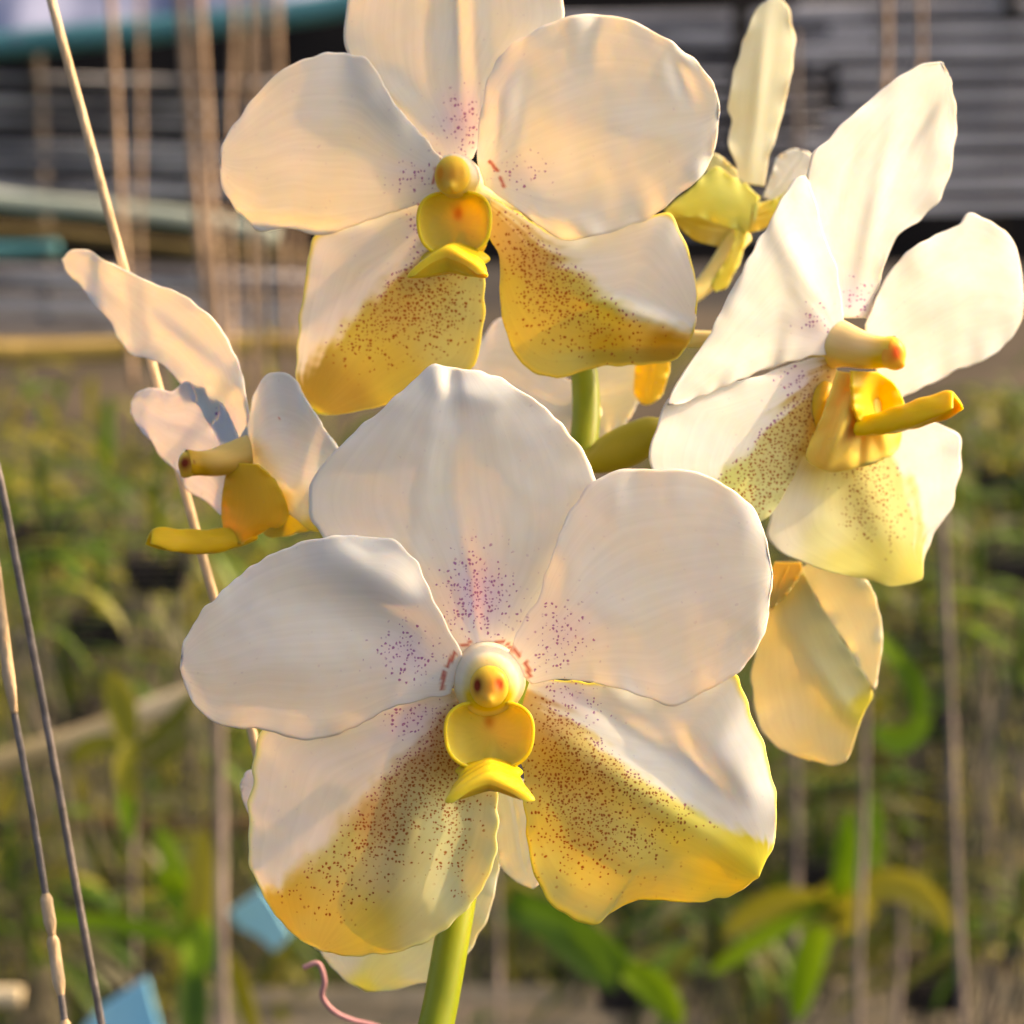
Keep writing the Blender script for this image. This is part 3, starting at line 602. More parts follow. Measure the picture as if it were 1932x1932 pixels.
petal(F, 'sepal', fo,
    [(1432, 372), (1400, 345), (1365, 322), (1345, 318), (1315, 345), (1285, 372), (1254, 398)],
    [(1425, 420), (1405, 440), (1385, 430), (1360, 425), (1330, 412), (1300, 410), (1275, 408), (1254, 398)],
    off=-1, cup=2.5, curl=0, groove=0, noise=0.2, seed=97, n=60, m=50, zones=[(1370, 350, np.array((.85, .75, .08))), (1300, 380, np.array((.84, .62, .04))), (1254, 400, np.array((.7, .45, .02)))])
petal(F, 'sepal', fo,
    [(1375, 405), (1385, 440), (1375, 480), (1350, 520), (1335, 530), (1350, 548)],
    [(1425, 405), (1410, 440), (1400, 480), (1385, 515), (1372, 540), (1350, 548)],
    off=0, cup=1.5, seed=98, n=60, m=40, zones=[(1400, 430, np.array((.84, .68, .06))), (1350, 540, np.array((.8, .6, .03)))])
petal(F, 'lip_cup', fo,
    [(1400, 395), (1360, 395), (1320, 392), (1280, 392), (1260, 402)],
    [(1395, 445), (1372, 465), (1340, 462), (1310, 452), (1282, 430), (1260, 402)],
    off=3, cup=1.5, seed=99, n=50, m=40, zones=[(1300, 420, np.array((.62, .38, .02))), (1380, 430, np.array((.62, .45, .10)))], mat=M_LIP)
petal(F, 'lip_lobe', fo,
    [(1420, 385), (1455, 378), (1485, 362), (1512, 345)],
    [(1412, 440), (1440, 432), (1470, 410), (1498, 378), (1512, 345)],
    off=-1, cup=2.0, seed=100, n=50, m=40, zones=[(1430, 410, np.array((.82, .42, .02))), (1480, 380, np.array((.84, .62, .03)))], mat=M_LIP)

# ---- flower behind, lower right -------------------------------------------------
F = Flower('low', 1500, 1090, 0.412, gx=-0.15)
fo = flower_root('drooping flower behind, seen from its back under the right flower, showing two cream sepals', 1490, 1090, .412, [(1010, 1160, .396), (1150, 1120, .408), (1350, 1080, .418), (1485, 1095, .416)], tint=(0.78, 0.55, 0.08))
petal(F, 'sepal', fo,
    [(1470, 1095), (1448, 1150), (1428, 1210), (1418, 1280), (1424, 1340), (1442, 1385), (1485, 1420), (1520, 1430), (1560, 1442)],
    [(1515, 1080), (1552, 1150), (1600, 1225), (1645, 1300), (1632, 1340), (1615, 1390), (1600, 1430), (1582, 1442), (1560, 1442)],
    off=-0.5, cup=2.0, curl=1.5, groove=0, noise=0.5, seed=101, zones=[(1470, 1110, dc(178, 146, 70)), (1500, 1180, dc(176, 158, 105)), (1500, 1260, dc(178, 162, 118)), (1480, 1350, dc(184, 170, 135)), (1560, 1400, dc(184, 166, 118)), (1630, 1330, dc(180, 150, 20)), (1600, 1300, dc(180, 164, 105)), (1550, 1200, dc(178, 160, 98))],
    bumps=[(1560, 1290, 26, 150, -35, -1.6)])
petal(F, 'sepal', fo,
    [(1505, 1075), (1530, 1110), (1560, 1160), (1600, 1220), (1632, 1275), (1650, 1300)],
    [(1545, 1050), (1595, 1070), (1640, 1100), (1658, 1150), (1664, 1200), (1660, 1250), (1650, 1300)],
    off=1.0, cup=1.0, curl=0.5, groove=0, noise=0.5, seed=103, tint=dc(196, 182, 148), n=80, m=50)
petal(F, 'lip_lobe', fo, [(1462, 1060), (1450, 1085), (1446, 1115), (1455, 1150)], [(1512, 1060), (1512, 1080), (1490, 1115), (1455, 1150)],
    off=-2.0, cup=2.0, noise=0.2, seed=104, n=40, m=30, tint=dc(184, 154, 92), mat=M_LIP)

# ---- flower behind the stem, centre --------------------------------------------
F = Flower('mid', 1080, 760, 0.428)
fo = flower_root('shaded white flower seen between the top and front flowers, behind the stem', 1080, 760, .43, [(1100, 800, .409), (1120, 780, .416), (1110, 760, .428), (1100, 755, .433)])
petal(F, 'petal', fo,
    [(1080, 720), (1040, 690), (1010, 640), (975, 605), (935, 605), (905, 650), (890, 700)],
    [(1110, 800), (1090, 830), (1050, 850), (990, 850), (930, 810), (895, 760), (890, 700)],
    off=1, cup=1.5, curl=1, noise=0.5, seed=107, tint=np.array((0.76, 0.77, 0.84)), n=70, m=60)  # shade on this white petal is put into its bluish tint
petal(F, 'petal', fo,
    [(1110, 680), (1150, 660), (1195, 660), (1220, 690), (1215, 740)],
    [(1105, 810), (1130, 830), (1165, 815), (1185, 790), (1200, 765), (1215, 740)],
    off=1, cup=1.5, curl=1, noise=0.4, seed=109, tint=WARMW, n=70, m=60)
petal(F, 'lip_lobe', fo,
    [(1205, 650), (1198, 700), (1196, 735), (1206, 758), (1222, 764)],
    [(1265, 650), (1262, 700), (1252, 735), (1240, 755), (1222, 764)],
    off=-1.5, cup=2.5, noise=0.2, seed=110, tint=np.array((.84, .55, .08)), n=50, m=40, mat=M_LIP)

# ---- flower behind the front one, low -------------------------------------------
F = Flower('back', 880, 1560, 0.388)
fo = flower_root('cream flower half hidden behind the front flower, its sepals hanging past the stem', 880, 1560, .39, [(905, 1520, .385), (915, 1530, .3885), (925, 1540, .391), (925, 1545, .394)])
petal(F, 'sepal', fo,
    [(900, 1560), (760, 1600), (640, 1700), (600, 1780), (622, 1818), (650, 1848), (690, 1870)],
    [(942, 1560), (944, 1620), (930, 1700), (905, 1760), (880, 1800), (845, 1842), (760, 1862), (725, 1870), (690, 1870)],
    off=1.5, cup=1.5, curl=1, groove=0, noise=0.6, seed=113, zones=[(650, 1810, dc(195, 185, 155)), (720, 1840, dc(196, 182, 100)), (790, 1830, dc(196, 186, 130)), (690, 1865, dc(200, 185, 60)), (910, 1680, dc(198, 186, 140)), (880, 1760, dc(190, 176, 120))])
petal(F, 'sepal', fo,
    [(920, 1470), (930, 1520), (936, 1580), (944, 1630), (970, 1658), (1006, 1678)],
    [(990, 1470), (1010, 1520), (1024, 1580), (1028, 1630), (1020, 1660), (1006, 1678)],
    off=-1.0, cup=1.0, curl=1, noise=0.3, seed=117, tint=WARMW, n=60, m=40)
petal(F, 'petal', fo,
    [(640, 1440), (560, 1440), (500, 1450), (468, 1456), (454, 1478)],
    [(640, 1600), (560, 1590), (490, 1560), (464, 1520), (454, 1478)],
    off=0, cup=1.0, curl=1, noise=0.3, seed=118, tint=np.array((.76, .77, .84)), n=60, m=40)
# a bud on its stalk, right of the stem
v1 = tube(pts([(1096, 862, .405), (1120, 868, .404), (1150, 856, .403), (1190, 838, .402), (1232, 815, .401), (1258, 800, .401)]), [.0018, .0024, .0034, .0037, .0030, .0012], 20)
M_BUD = simple('bud_olive', (0.32, 0.30, 0.015), (0.50, 0.42, 0.03), scale=50, rough=0.45, spec=0.4)
link('bud', mesh_of('bud', [v1]), M_BUD, spray)

# ------------------------------------------------------------------ wires and twine near the flowers
M_TAN = simple('tan_twine', (0.58, 0.43, 0.26), (0.80, 0.62, 0.42), scale=400, rough=0.8, bump=0.6, stretch=(1, 1, 0.3))
M_GREYW = simple('grey_wire', (0.14, 0.13, 0.13), (0.24, 0.22, 0.22), scale=300, rough=0.45, bump=0.3, spec=0.6)
M_TANB = simple('far_twine', (0.34, 0.24, 0.16), (0.52, 0.38, 0.26), scale=60, rough=0.8)
M_GREYB = simple('far_wire', (0.20, 0.17, 0.15), (0.33, 0.28, 0.24), scale=40, rough=0.6)
def strand(name, p, r, mat, label, cat, group=None):
    me = mesh_of(name, [tube(pts(p), [r]*len(p), 10)])
    o = link(name, me, mat); tag(o, label, cat, group); return o
strand('hanging_twine', [(20, -330, .404), (60, -160, .405), (98, 5, .405), (165, 252, .406), (232, 500, .407), (288, 690, .408), (350, 930, .409), (403, 1125, .41), (470, 1360, .41), (520, 1560, .41)], .00085, M_TAN,
       'pale straw-coloured twine slanting down behind the profile flower turned left', 'twine')
strand('hanging_wire', [(-150, -200, .399), (-95, 250, .399), (-40, 740, .40), (0, 905, .40), (40, 1110, .401), (95, 1400, .402), (145, 1680, .403), (195, 1950, .404), (215, 2060, .404)], .00068, M_GREYW,
       'plain grey wire slanting down at the lower left, right of the tan and grey one', 'wire')
wv = [(-190, -200, .388), (-120, 400, .389), (-60, 800, .39), (-15, 1040, .39), (20, 1300, .391), (45, 1440, .391), (66, 1560, .392), (88, 1700, .392), (108, 1830, .393), (125, 1950, .393), (138, 2060, .393)]
o = empty('twisted_wire', P(60, 1500, .392)); tag(o, 'grey wire at the lower left edge with straw-coloured tape wound on it in lengths', 'wire')
def seg_pts(lst, a, b, n=8):
    c = crom(lst, 200); ys = c[:, 1]; i0 = np.searchsorted(ys, a); i1 = np.searchsorted(ys, b)
    ids = np.linspace(i0, min(i1, 199), n).astype(int); return [tuple(c[i]) for i in ids]
wp = seg_pts(wv, -190, 2055, 20)
link('core', mesh_of('core', [tube(pts(wp), [.0006]*len(wp), 10)]), M_GREYW, o)
for a, b in ((1000, 1335), (1680, 1756), (1762, 1872), (1915, 1990)):
    q = seg_pts(wv, a, b, 7)
    link('winding', mesh_of('winding', [tube(pts(q), [.0006]+[.00105]*5+[.0006], 10)]), M_TAN, o)
strand('pink_root', [(572, 1826, .42), (600, 1818, .42), (612, 1850, .42), (608, 1880, .421), (630, 1908, .422), (665, 1925, .423), (705, 1935, .424), (770, 1960, .424)], .0005,
       simple('pink_root', (0.42, 0.2, 0.24), (0.55, 0.3, 0.33), scale=200, rough=0.6), 'thin pink curling root tip below the front flower', 'root')

# ------------------------------------------------------------------ far strings
FARS = [(-1, 205, 0, 250, 700, 1.3, 15, 0), (0, 335, 0, 405, 700, 1.6, 22, 0), (0, 372, 0, 425, 760, 1.6, 18, 0), (0, 440, 0, 436, 330, 1.7, 12, 0), (0, 490, 0, 500, 700, 1.8, 12, 0), (0, 520, 0, 545, 730, 1.8, 13, 0),
        (0, 560, 430, 580, 760, 1.8, 12, 0), (0, 430, 450, 445, 780, 1.5, 15, 0), (0, 1672, -40, 1668, 420, 1.4, 15, 0), (0, 1735, -40, 1740, 300, 1.5, 11, 0), (0, 1500, 120, 1510, 700, 1.7, 12, 1),
        (0, 1775, 1000, 1822, 1980, 1.2, 18, 1), (0, 1632, 1330, 1618, 1980, 1.3, 16, 1), (0, 1500, 1450, 1502, 1990, 1.6, 16, 1), (0, 408, 1330, 424, 1980, 1.3, 24, 1), (0, 935, 1690, 948, 1990, 1.6, 12, 1), (0, 1700, 1740, 1690, 1990, 1.6, 15, 1), (0, 870, 1850, 880, 1990, 1.8, 9, 1), (0, 262, -40, 268, 640, 1.9, 9, 0), (0, 470, -40, 478, 760, 1.9, 9, 0), (0, 1862, 1380, 1870, 1990, 1.7, 11, 1), (0, 1722, 1180, 1728, 1990, 1.9, 9, 1), (0, 240, 1120, 262, 1990, 1.7, 10, 1)]
lab = {0: ('blurred tan string hanging %s', 'string'), 1: ('blurred grey-brown stake standing %s', 'stake')}
where = ['leftmost of the strings before the shelves', 'left of a close pair near the top left flower edge', 'right of a close pair near the top left flower edge', 'short, just left of the top flower', 'left of the two beside the top flower\'s left petal', 'right of the two beside the top flower\'s left petal',
         'closest under the top flower\'s left petal', 'behind the tip of the left flower', 'thicker one above the right flower\'s tall sepal', 'thinner one above the right flower\'s tall sepal', 'between the small far flower and the right flower',
         'tallest, at the lower right', 'under the drooping cream flower', 'right of the front flower\'s yellow corner', 'thick, left of the front flower\'s lower sepal', 'thin, just right of the green stem base', 'short, right of the star-shaped plant', 'very thin, touching the stem base', 'very thin, second from the left before the shelves', 'very thin, in the middle of the group beside the top flower', 'thin, nearest the right edge among the poles', 'very thin, left of the tallest at the lower right', 'thin, right of the grey wire at the lower left']
for i, (_, x0, y0, x1, y1, d, wd, kind) in enumerate(FARS):
    r = wd*0.5*K*d*0.9
    l = lab[kind][0] % where[i]
    strand('hanging_string' if kind == 0 else 'thin_stake', [(x0, y0-60, d), ((x0*2+x1)/3+2, (y0*2+y1)/3, d+.01), ((x0+2*x1)/3-2, (y0+2*y1)/3, d), (x1, y1+30, d)], r, M_TANB if kind == 0 else M_GREYB, l, lab[kind][1], 'strings and stakes between the plants')

# ------------------------------------------------------------------ shelves, sheet and poles
def slab(p0, p1, h, t, d0, d1=None):
    """a board from p0 to p1 (pixels, at depths d0, d1): h high on screen, t metres deep"""
    d1 = d1 or d0
    a, b = P(p0[0], p0[1], d0), P(p1[0], p1[1], d1)
    hh = Vector((0, 0, 1))*(h*K*d0/2); tt = Vector((0, 1, 0))*(t/2)
    v = [a-hh-tt, a-hh+tt, a+hh+tt, a+hh-tt, b-hh-tt, b-hh+tt, b+hh+tt, b+hh-tt]
    f = [(0, 1, 2, 3), (7, 6, 5, 4), (0, 4, 5, 1), (1, 5, 6, 2), (2, 6, 7, 3), (3, 7, 4, 0)]
    return v, f
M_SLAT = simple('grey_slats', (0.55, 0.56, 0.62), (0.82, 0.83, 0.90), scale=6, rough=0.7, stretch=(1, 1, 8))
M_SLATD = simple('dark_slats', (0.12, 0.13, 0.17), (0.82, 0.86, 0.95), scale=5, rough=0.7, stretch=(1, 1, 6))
M_POST = simple('dark_post', (0.02, 0.018, 0.016), (0.07, 0.06, 0.05), scale=10, rough=0.8)
M_BLUE = simple('blue_grey_sheet', (0.14, 0.18, 0.32), (0.42, 0.50, 0.76), scale=2.2, rough=0.5, bump=0.2)
M_TEAL = simple('teal_hem', (0.05, 0.22, 0.27), (0.09, 0.32, 0.38), scale=8, rough=0.5)
M_PALEG = simple('pale_green_plastic', (0.34, 0.44, 0.40), (0.62, 0.70, 0.60), scale=8, rough=0.5)
M_BAMB = simple('yellow_bamboo', (0.42, 0.29, 0.07), (0.64, 0.47, 0.15), scale=14, rough=0.5, stretch=(0.5, 2, 2))
M_BAMP = simple('pale_bamboo', (0.50, 0.40, 0.20), (0.86, 0.74, 0.50), scale=14, rough=0.5, stretch=(0.5, 2, 2))
M_BACKING = simple('black_backing', (0.006, 0.006, 0.008), (0.022, 0.020, 0.020), scale=3, rough=0.9)  # near-black sheet added behind the racks so the slat gaps stay dark
o = link('dark_backing', mesh_of('dark_backing', [slab((-1500, 120), (3600, 120), 760, 0.01, 5.2)]), M_BACKING, None, False); tag(o, 'near-black backing sheet added behind all the slatted racks across the top to keep their gaps dark', 'backing sheet')
# right: slatted shelf side
rk = empty('slatted_rack', P(1700, 260, 3.6)); tag(rk, 'dark rack with rows of grey slats at the upper right, behind the right flower', 'rack')
sl = []
for i in range(10):
    y = 6+i*42
    sl.append(slab((1540+rng.uniform(-60, 60), y+10), (2700, y-8+rng.uniform(-4, 4)), rng.uniform(14, 20), 0.03, 3.6))
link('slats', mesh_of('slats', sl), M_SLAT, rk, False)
for x in (1880,): link('post', mesh_of('post', [slab((x, 230), (x+24, 228), 620, 0.05, 3.65)]), M_POST, rk, False)
# middle top
rk = empty('slatted_rack', P(1250, 200, 4.2)); tag(rk, 'dim rack with a few grey slats, between the top flower and the narrow upright sepal', 'rack')
sl = [slab((1020, 40), (1640, 26), 20, 0.03, 4.2), slab((1000, 76), (1650, 66), 24, 0.03, 4.2)]+[slab((1300+rng.uniform(-40, 40), 110+i*30), (1560, 108+i*30+rng.uniform(-5, 5)), rng.uniform(5, 9), 0.03, 4.2) for i in range(12)]
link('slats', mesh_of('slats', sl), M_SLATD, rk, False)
link('post', mesh_of('post', [slab((1380, 190), (1410, 190), 520, 0.05, 4.1)]), M_POST, rk, False)
# left: rack under the sheet
rk = empty('slatted_rack', P(250, 260, 3.2)); tag(rk, 'dark rack with dull grey slats at the left, under the blue-grey sheet', 'rack')
sl = []
for i, (y, h, dx) in enumerate([(142, 10, 0), (184, 16, 30), (222, 8, 10), (264, 18, 0), (306, 22, 40), (345, 18, 0), (500, 9, 0), (530, 18, 0), (572, 22, 0), (612, 14, 0)]):
    sl.append(slab((-900+dx, y-12), (640+dx, y+rng.uniform(0, 26)), h*0.85, 0.03, 3.2))
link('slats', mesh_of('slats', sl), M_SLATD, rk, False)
for x in (70, 460): link('post', mesh_of('post', [slab((x, 340), (x+16, 340), 560, 0.05, 3.25)]), M_POST, rk, False)
# sheet
sh = empty('plastic_sheet', P(250, 20, 2.9)); tag(sh, 'pale blue-grey plastic sheet with a teal hem across the top left', 'sheet')
n, m = 40, 16; U_, V_ = np.meshgrid(np.linspace(0, 1, n), np.linspace(0, 1, m), indexing='ij')
vv, ff = [], []
for i in range(n):
    for j in range(m):
        u, q = i/(n-1), j/(m-1)
        x = -260+u*980; y = 96-u*104+4*math.sin(u*9) - q*240
        p = P(x, y, 2.9) + Vector((0, 1, 0))*(q*0.35+0.03*math.sin(u*14+q*4)+0.015*math.sin(u*37))
        vv.append(p)
for i in range(n-1):
    for j in range(m-1): ff.append((i*m+j, (i+1)*m+j, (i+1)*m+j+1, i*m+j+1))
o = link('sheet', mesh_of('sheet', [(vv, ff)]), M_BLUE, sh); o.modifiers.new('t', 'SOLIDIFY').thickness = 0.004
hp = [(-260, 104), (0, 84), (250, 60), (450, 38), (620, 14), (720, -8)]
link('hem', mesh_of('hem', [tube([P(a, b, 2.88) for a, b in hp], [0.017]*6, 12)]), M_TEAL, sh)
# tray edges at the left
def pole(name, p, wpx, d, mat, label, cat, group=None):
    r = wpx*K*d/2
    o = link(name, mesh_of(name, [tube([P(a, b, d) for a, b in p], [r]*len(p), 14)]), mat); tag(o, label, cat, group)
    return o
pole('plastic_pipe', [(-200, 330), (0, 376), (200, 396), (400, 420), (520, 448)], 36, 2.6, M_PALEG, 'pale grey-green pipe crossing at the left, above the yellow bamboo pole', 'pipe')
pole('wooden_rail', [(-200, 424), (100, 440), (350, 470), (620, 486)], 24, 2.5, simple('brown_rail', (0.12, 0.09, 0.03), (0.24, 0.18, 0.07), scale=10), 'thin brown wooden rail just under the pale grey-green pipe', 'rail')
pole('teal_pipe', [(-200, 468), (0, 474), (110, 470)], 30, 2.55, M_TEAL, 'short teal pipe at the left edge, beside the tip of the left flower', 'pipe')
o = empty('bamboo_pole', P(200, 660, 2.2)); tag(o, 'yellow bamboo pole lying level behind the left flower', 'pole')
link('cane', mesh_of('cane', [tube([P(a, b, 2.2) for a, b in [(-200, 666), (100, 664), (400, 652), (700, 650)]], [42*K*1.1]*4, 16)]), M_BAMB, o)
for x in (30, 330, 560):
    yy = 664-(x-100)*0.03
    link('node', mesh_of('node', [tube([P(x-6, yy, 2.2), P(x, yy, 2.2), P(x+6, yy, 2.2)], [40*K*1.1, 47*K*1.1, 40*K*1.1], 16)]), M_BAMB, o)
pole('bamboo_pole', [(-150, 1500), (0, 1440), (170, 1385), (340, 1320), (430, 1290)], 46, 1.5, M_BAMP, 'pale bamboo pole sloping up to the front flower\'s left petal', 'pole')
pole('bamboo_pole', [(-200, 1560), (100, 1555), (300, 1560), (520, 1552)], 34, 2.0, simple('brown_pole', (0.16, 0.10, 0.05), (0.28, 0.19, 0.09), scale=12), 'level brown bamboo pole left of the front flower\'s lower sepal', 'pole')
pole('bamboo_pole', [(1480, 1500), (1640, 1490), (1800, 1478), (2100, 1470)], 30, 2.2, simple('olive_pole', (0.12, 0.11, 0.05), (0.24, 0.20, 0.08), scale=12), 'upper, dull olive bamboo pole at the lower right edge', 'pole')
pole('bamboo_pole', [(1790, 1630), (1850, 1628), (1932, 1622), (2100, 1612)], 26, 1.9, M_BAMB, 'yellow bamboo pole at the right edge, below the dull olive one', 'pole')
pole('bamboo_pole', [(1780, 1720), (1850, 1716), (1932, 1716), (2100, 1710)], 22, 2.0, simple('amber_pole', (0.16, 0.11, 0.03), (0.28, 0.19, 0.06), scale=12), 'amber bamboo pole at the right edge, lowest of those there', 'pole')
pole('bamboo_stub', [(-90, 1882), (-30, 1880), (20, 1880), (40, 1882)], 40, 1.3, M_BAMP, 'sunlit sawn bamboo end in the bottom left corner', 'bamboo')
# bottom: pale bench rails
o = empty('bench', P(1750, 1935, 2.0)); tag(o, 'pale grey plank bench along the bottom right edge', 'bench')
M_PLANK = simple('pale_planks', (0.20, 0.18, 0.14), (0.38, 0.34, 0.27), scale=8, rough=0.8, stretch=(.5, 3, 3))
link('plank', mesh_of('plank', [slab((1480, 1925), (2100, 1915), 60, 0.10, 2.0)]), M_PLANK, o, False)
link('plank', mesh_of('plank', [slab((1600, 1835), (2100, 1822), 40, 0.10, 2.3)]), simple('brown_plank', (0.12, 0.09, 0.08), (0.2, 0.15, 0.13), scale=8), o, False)
o = empty('bench', P(550, 1935, 2.0)); tag(o, 'pale grey plank bench along the bottom edge, left of the stem', 'bench')
link('plank', mesh_of('plank', [slab((330, 1938), (1330, 1930), 54, 0.10, 2.0)]), M_PLANK, o, False)
# blue labels
M_SKY = simple('blue_plastic', (0.20, 0.62, 0.90), (0.30, 0.72, 0.92), scale=20, rough=0.5)
def card(name, poly, d, label):
    v = [P(a, b, d) for a, b in poly]+[P(a, b, d)+Vector((0, 0.004, 0)) for a, b in poly]; k = len(poly)
    f = [tuple(range(k)), tuple(range(2*k-1, k-1, -1))]+[(i, i+k, (i+1) % k+k, (i+1) % k) for i in range(k)]
    o = link(name, mesh_of(name, [(v, f)]), M_SKY, None, False); tag(o, label, 'tag', 'blue plastic tags')
card('plastic_tag', [(432, 1722), (495, 1678), (520, 1712), (548, 1765), (518, 1796), (488, 1768), (450, 1750)], 1.5, 'bent blue plastic tag touching the front flower\'s lower left sepal')
card('plastic_tag', [(150, 1950), (188, 1905), (275, 1848), (300, 1940), (330, 2060), (170, 2060)], 1.3, 'pointed blue plastic tag at the bottom left, beside the grey wire')

# ------------------------------------------------------------------ the orchid plants beyond
def leafmat(name, c1, c2): return simple(name, c1, c2, scale=9, rough=0.45, transl=0.35, spec=0.4)
GM = [leafmat('leaf_green', (0.05, 0.13, 0.012), (0.13, 0.26, 0.02)), leafmat('leaf_olive', (0.12, 0.145, 0.018), (0.33, 0.34, 0.045)), leafmat('leaf_yellow', (0.26, 0.27, 0.02), (0.42, 0.38, 0.04)),
      leafmat('leaf_bright', (0.15, 0.32, 0.01), (0.28, 0.46, 0.02)), leafmat('leaf_greyish', (0.07, 0.085, 0.035), (0.15, 0.165, 0.08))]
M_ROOT = simple('aerial_root', (0.10, 0.10, 0.07), (0.26, 0.24, 0.18), scale=30, rough=0.7)
M_BASK = simple('dark_basket', (0.015, 0.014, 0.016), (0.04, 0.036, 0.04), scale=20, rough=0.6)
def strap(base, dirv, length, width, droop, n=10):
    """one folded strap leaf"""
    v, f = [], []
    d = dirv.normalized(); side = d.cross(Vector((0, 0, 1)));
    side = side.normalized() if side.length > 1e-4 else Vector((1, 0, 0))
    p = base.copy(); st = length/n
    for i in range(n+1):
        t = i/n; wd = width*(0.75+0.5*t)*(1 if t < 0.75 else math.sqrt(max(0.02, 1-((t-0.75)/0.25)**2)))
        nrm = side.cross(d).normalized()
        v += [p-side*wd/2+nrm*wd*0.22, p.copy(), p+side*wd/2+nrm*wd*0.22]
        if i: a = 3*(i-1); f += [(a, a+1, a+4, a+3), (a+1, a+2, a+5, a+4)]
        d = (d+Vector((0, 0, -droop*st/length*1.0))).normalized(); p = p+d*st
    return v, f
def hanging_orchid(px, py, d, size, mats, label, nl=12, roots=10, rootlen=0.5, rs=0, basket=True, group='orchid plants growing beyond the flowers', lw=1.0):
    r = random.Random(rs); c = P(px, py, d)
    o = empty('orchid_plant', c); tag(o, label, 'orchid plant', group)
    az0 = r.uniform(-0.6, 0.6); groups = {}
    for i in range(nl):
        sgn = -1 if i % 2 else 1
        h = size*(-0.15+0.55*i/nl)
        a = az0+r.uniform(-0.5, 0.5)
        dv = Vector((sgn*math.cos(a), math.sin(a), r.uniform(0.15, 1.3)))
        g = groups.setdefault(r.choice(mats), [])
        g.append(strap(c+Vector((0, 0, h)), dv, size*r.uniform(0.5, 0.95), size*0.075*lw*r.uniform(.8, 1.3), r.uniform(0.6, 2.4)))
    for k, g in groups.items(): link('foliage', mesh_of('foliage', g), GM[k], o)
    link('stem', mesh_of('stem', [tube([c+Vector((0, 0, -size*.25)), c, c+Vector((0, 0, size*.4))], [size*.03]*3, 8)]), GM[0], o)
    if roots:
        rt = []
        for i in range(roots):
            p = c+Vector((r.uniform(-.1, .1)*size, r.uniform(-.1, .1)*size, -size*.15)); q = [p]
            for k in range(5):
                p = p+Vector((r.uniform(-.09, .09)*size*1.2, r.uniform(-.08, .08)*size, -rootlen*size/5*r.uniform(.5, 1.3))); q.append(p)
            rt.append(tube(q, [size*.013]*5+[size*.006], 6, 4))
        link('roots', mesh_of('roots', rt), M_ROOT, o)
    if basket:
        bs = []
        for k in range(5):
            z = -size*.34+k*size*.05; s_ = size*(.14+.01*k)
            for sx in (-1, 1):
                bs.append(box(c+Vector((0, sx*s_, z)), (s_*1.2, size*.012, size*.016)))
                bs.append(box(c+Vector((sx*s_, 0, z+size*.02)), (size*.012, s_*1.2, size*.016)))
        link('basket', mesh_of('basket', bs), M_BASK, o, False)
    return o
def box(c, h):
    v = [c+Vector((sx*h[0], sy*h[1], sz*h[2])) for sx in (-1, 1) for sy in (-1, 1) for sz in (-1, 1)]
    return v, [(0, 1, 3, 2), (4, 6, 7, 5), (0, 4, 5, 1), (2, 3, 7, 6), (0, 2, 6, 4), (1, 5, 7, 3)]
# near, recognisable plants
def custom_plant(label, d, leaves, mats, extra=None):
    c = P(leaves[0][0][0], leaves[0][0][1], d); o = empty('orchid_plant', c); tag(o, label, 'orchid plant', 'orchid plants growing beyond the flowers')
    for i, (a, b, cc, wd) in enumerate(leaves):
        A, B, C_ = P(*a, d), P(*b, d), P(*cc, d)
        B = B-FW*(0.012*((i % 3)-1)); C_ = C_-FW*(0.02*((i % 3)-1))
        n = 14; v, f = [], []
        for k in range(n+1):
            t = k/n; q = A*(1-t)**2+B*2*t*(1-t)+C_*t*t; T = ((B-A)*(1-t)+(C_-B)*t).normalized()
            sd_ = T.cross(FW).normalized(); ww = wd*K*d*(0.8+0.5*math.sin(t*math.pi))*(1 if t < .7 else math.sqrt(max(.03, 1-((t-.7)/.3)**2)))/2
            v += [q-sd_*ww-FW*ww*0.5, q, q+sd_*ww-FW*ww*0.5]
            if k: s_ = 3*(k-1); f += [(s_, s_+1, s_+4, s_+3), (s_+1, s_+2, s_+5, s_+4)]
        link('leaf', mesh_of('leaf', [(v, f)]), GM[mats[i % len(mats)]], o)
    return o
custom_plant('star-shaped yellow-green plant with arching leaves, right of the stem base', 1.5,
    [((1580, 1730), (1480, 1660), (1370, 1775), 44), ((1580, 1730), (1690, 1590), (1800, 1760), 46), ((1578, 1730), (1590, 1640), (1590, 1520), 34), ((1560, 1730), (1520, 1800), (1510, 1940), 46), ((1590, 1740), (1560, 1690), (1545, 1700), 70), ((1570, 1745), (1600, 1700), (1640, 1720), 60), ((1560, 1700), (1450, 1760), (1340, 1850), 30), ((1650, 1640), (1655, 1560), (1640, 1490), 22)], [2, 2, 3, 3, 2, 2, 3, 3])
custom_plant('bright green plant with upright leaves in a V, left of the front flower\'s lower sepal', 1.45,
    [((370, 1800), (340, 1680), (290, 1560), 34), ((370, 1800), (385, 1680), (385, 1560), 40), ((365, 1800), (375, 1880), (370, 1990), 44), ((430, 1800), (460, 1880), (480, 1990), 26), ((360, 1780), (200, 1720), (60, 1740), 26), ((360, 1740), (400, 1760), (370, 1830), 50), ((300, 1640), (330, 1700), (360, 1760), 30)], [3, 2, 0, 2, 3, 3, 3])
custom_plant('yellow-green spiky plant on the pale bamboo pole at the left', 1.25,
    [((240, 1400), (235, 1330), (190, 1270), 44), ((250, 1420), (330, 1380), (370, 1300), 26), ((250, 1400), (230, 1450), (270, 1500), 34), ((250, 1410), (160, 1390), (120, 1450), 30), ((270, 1440), (330, 1430), (350, 1380), 20), ((250, 1450), (240, 1500), (260, 1580), 24)], [2, 1, 2, 1, 1, 3])
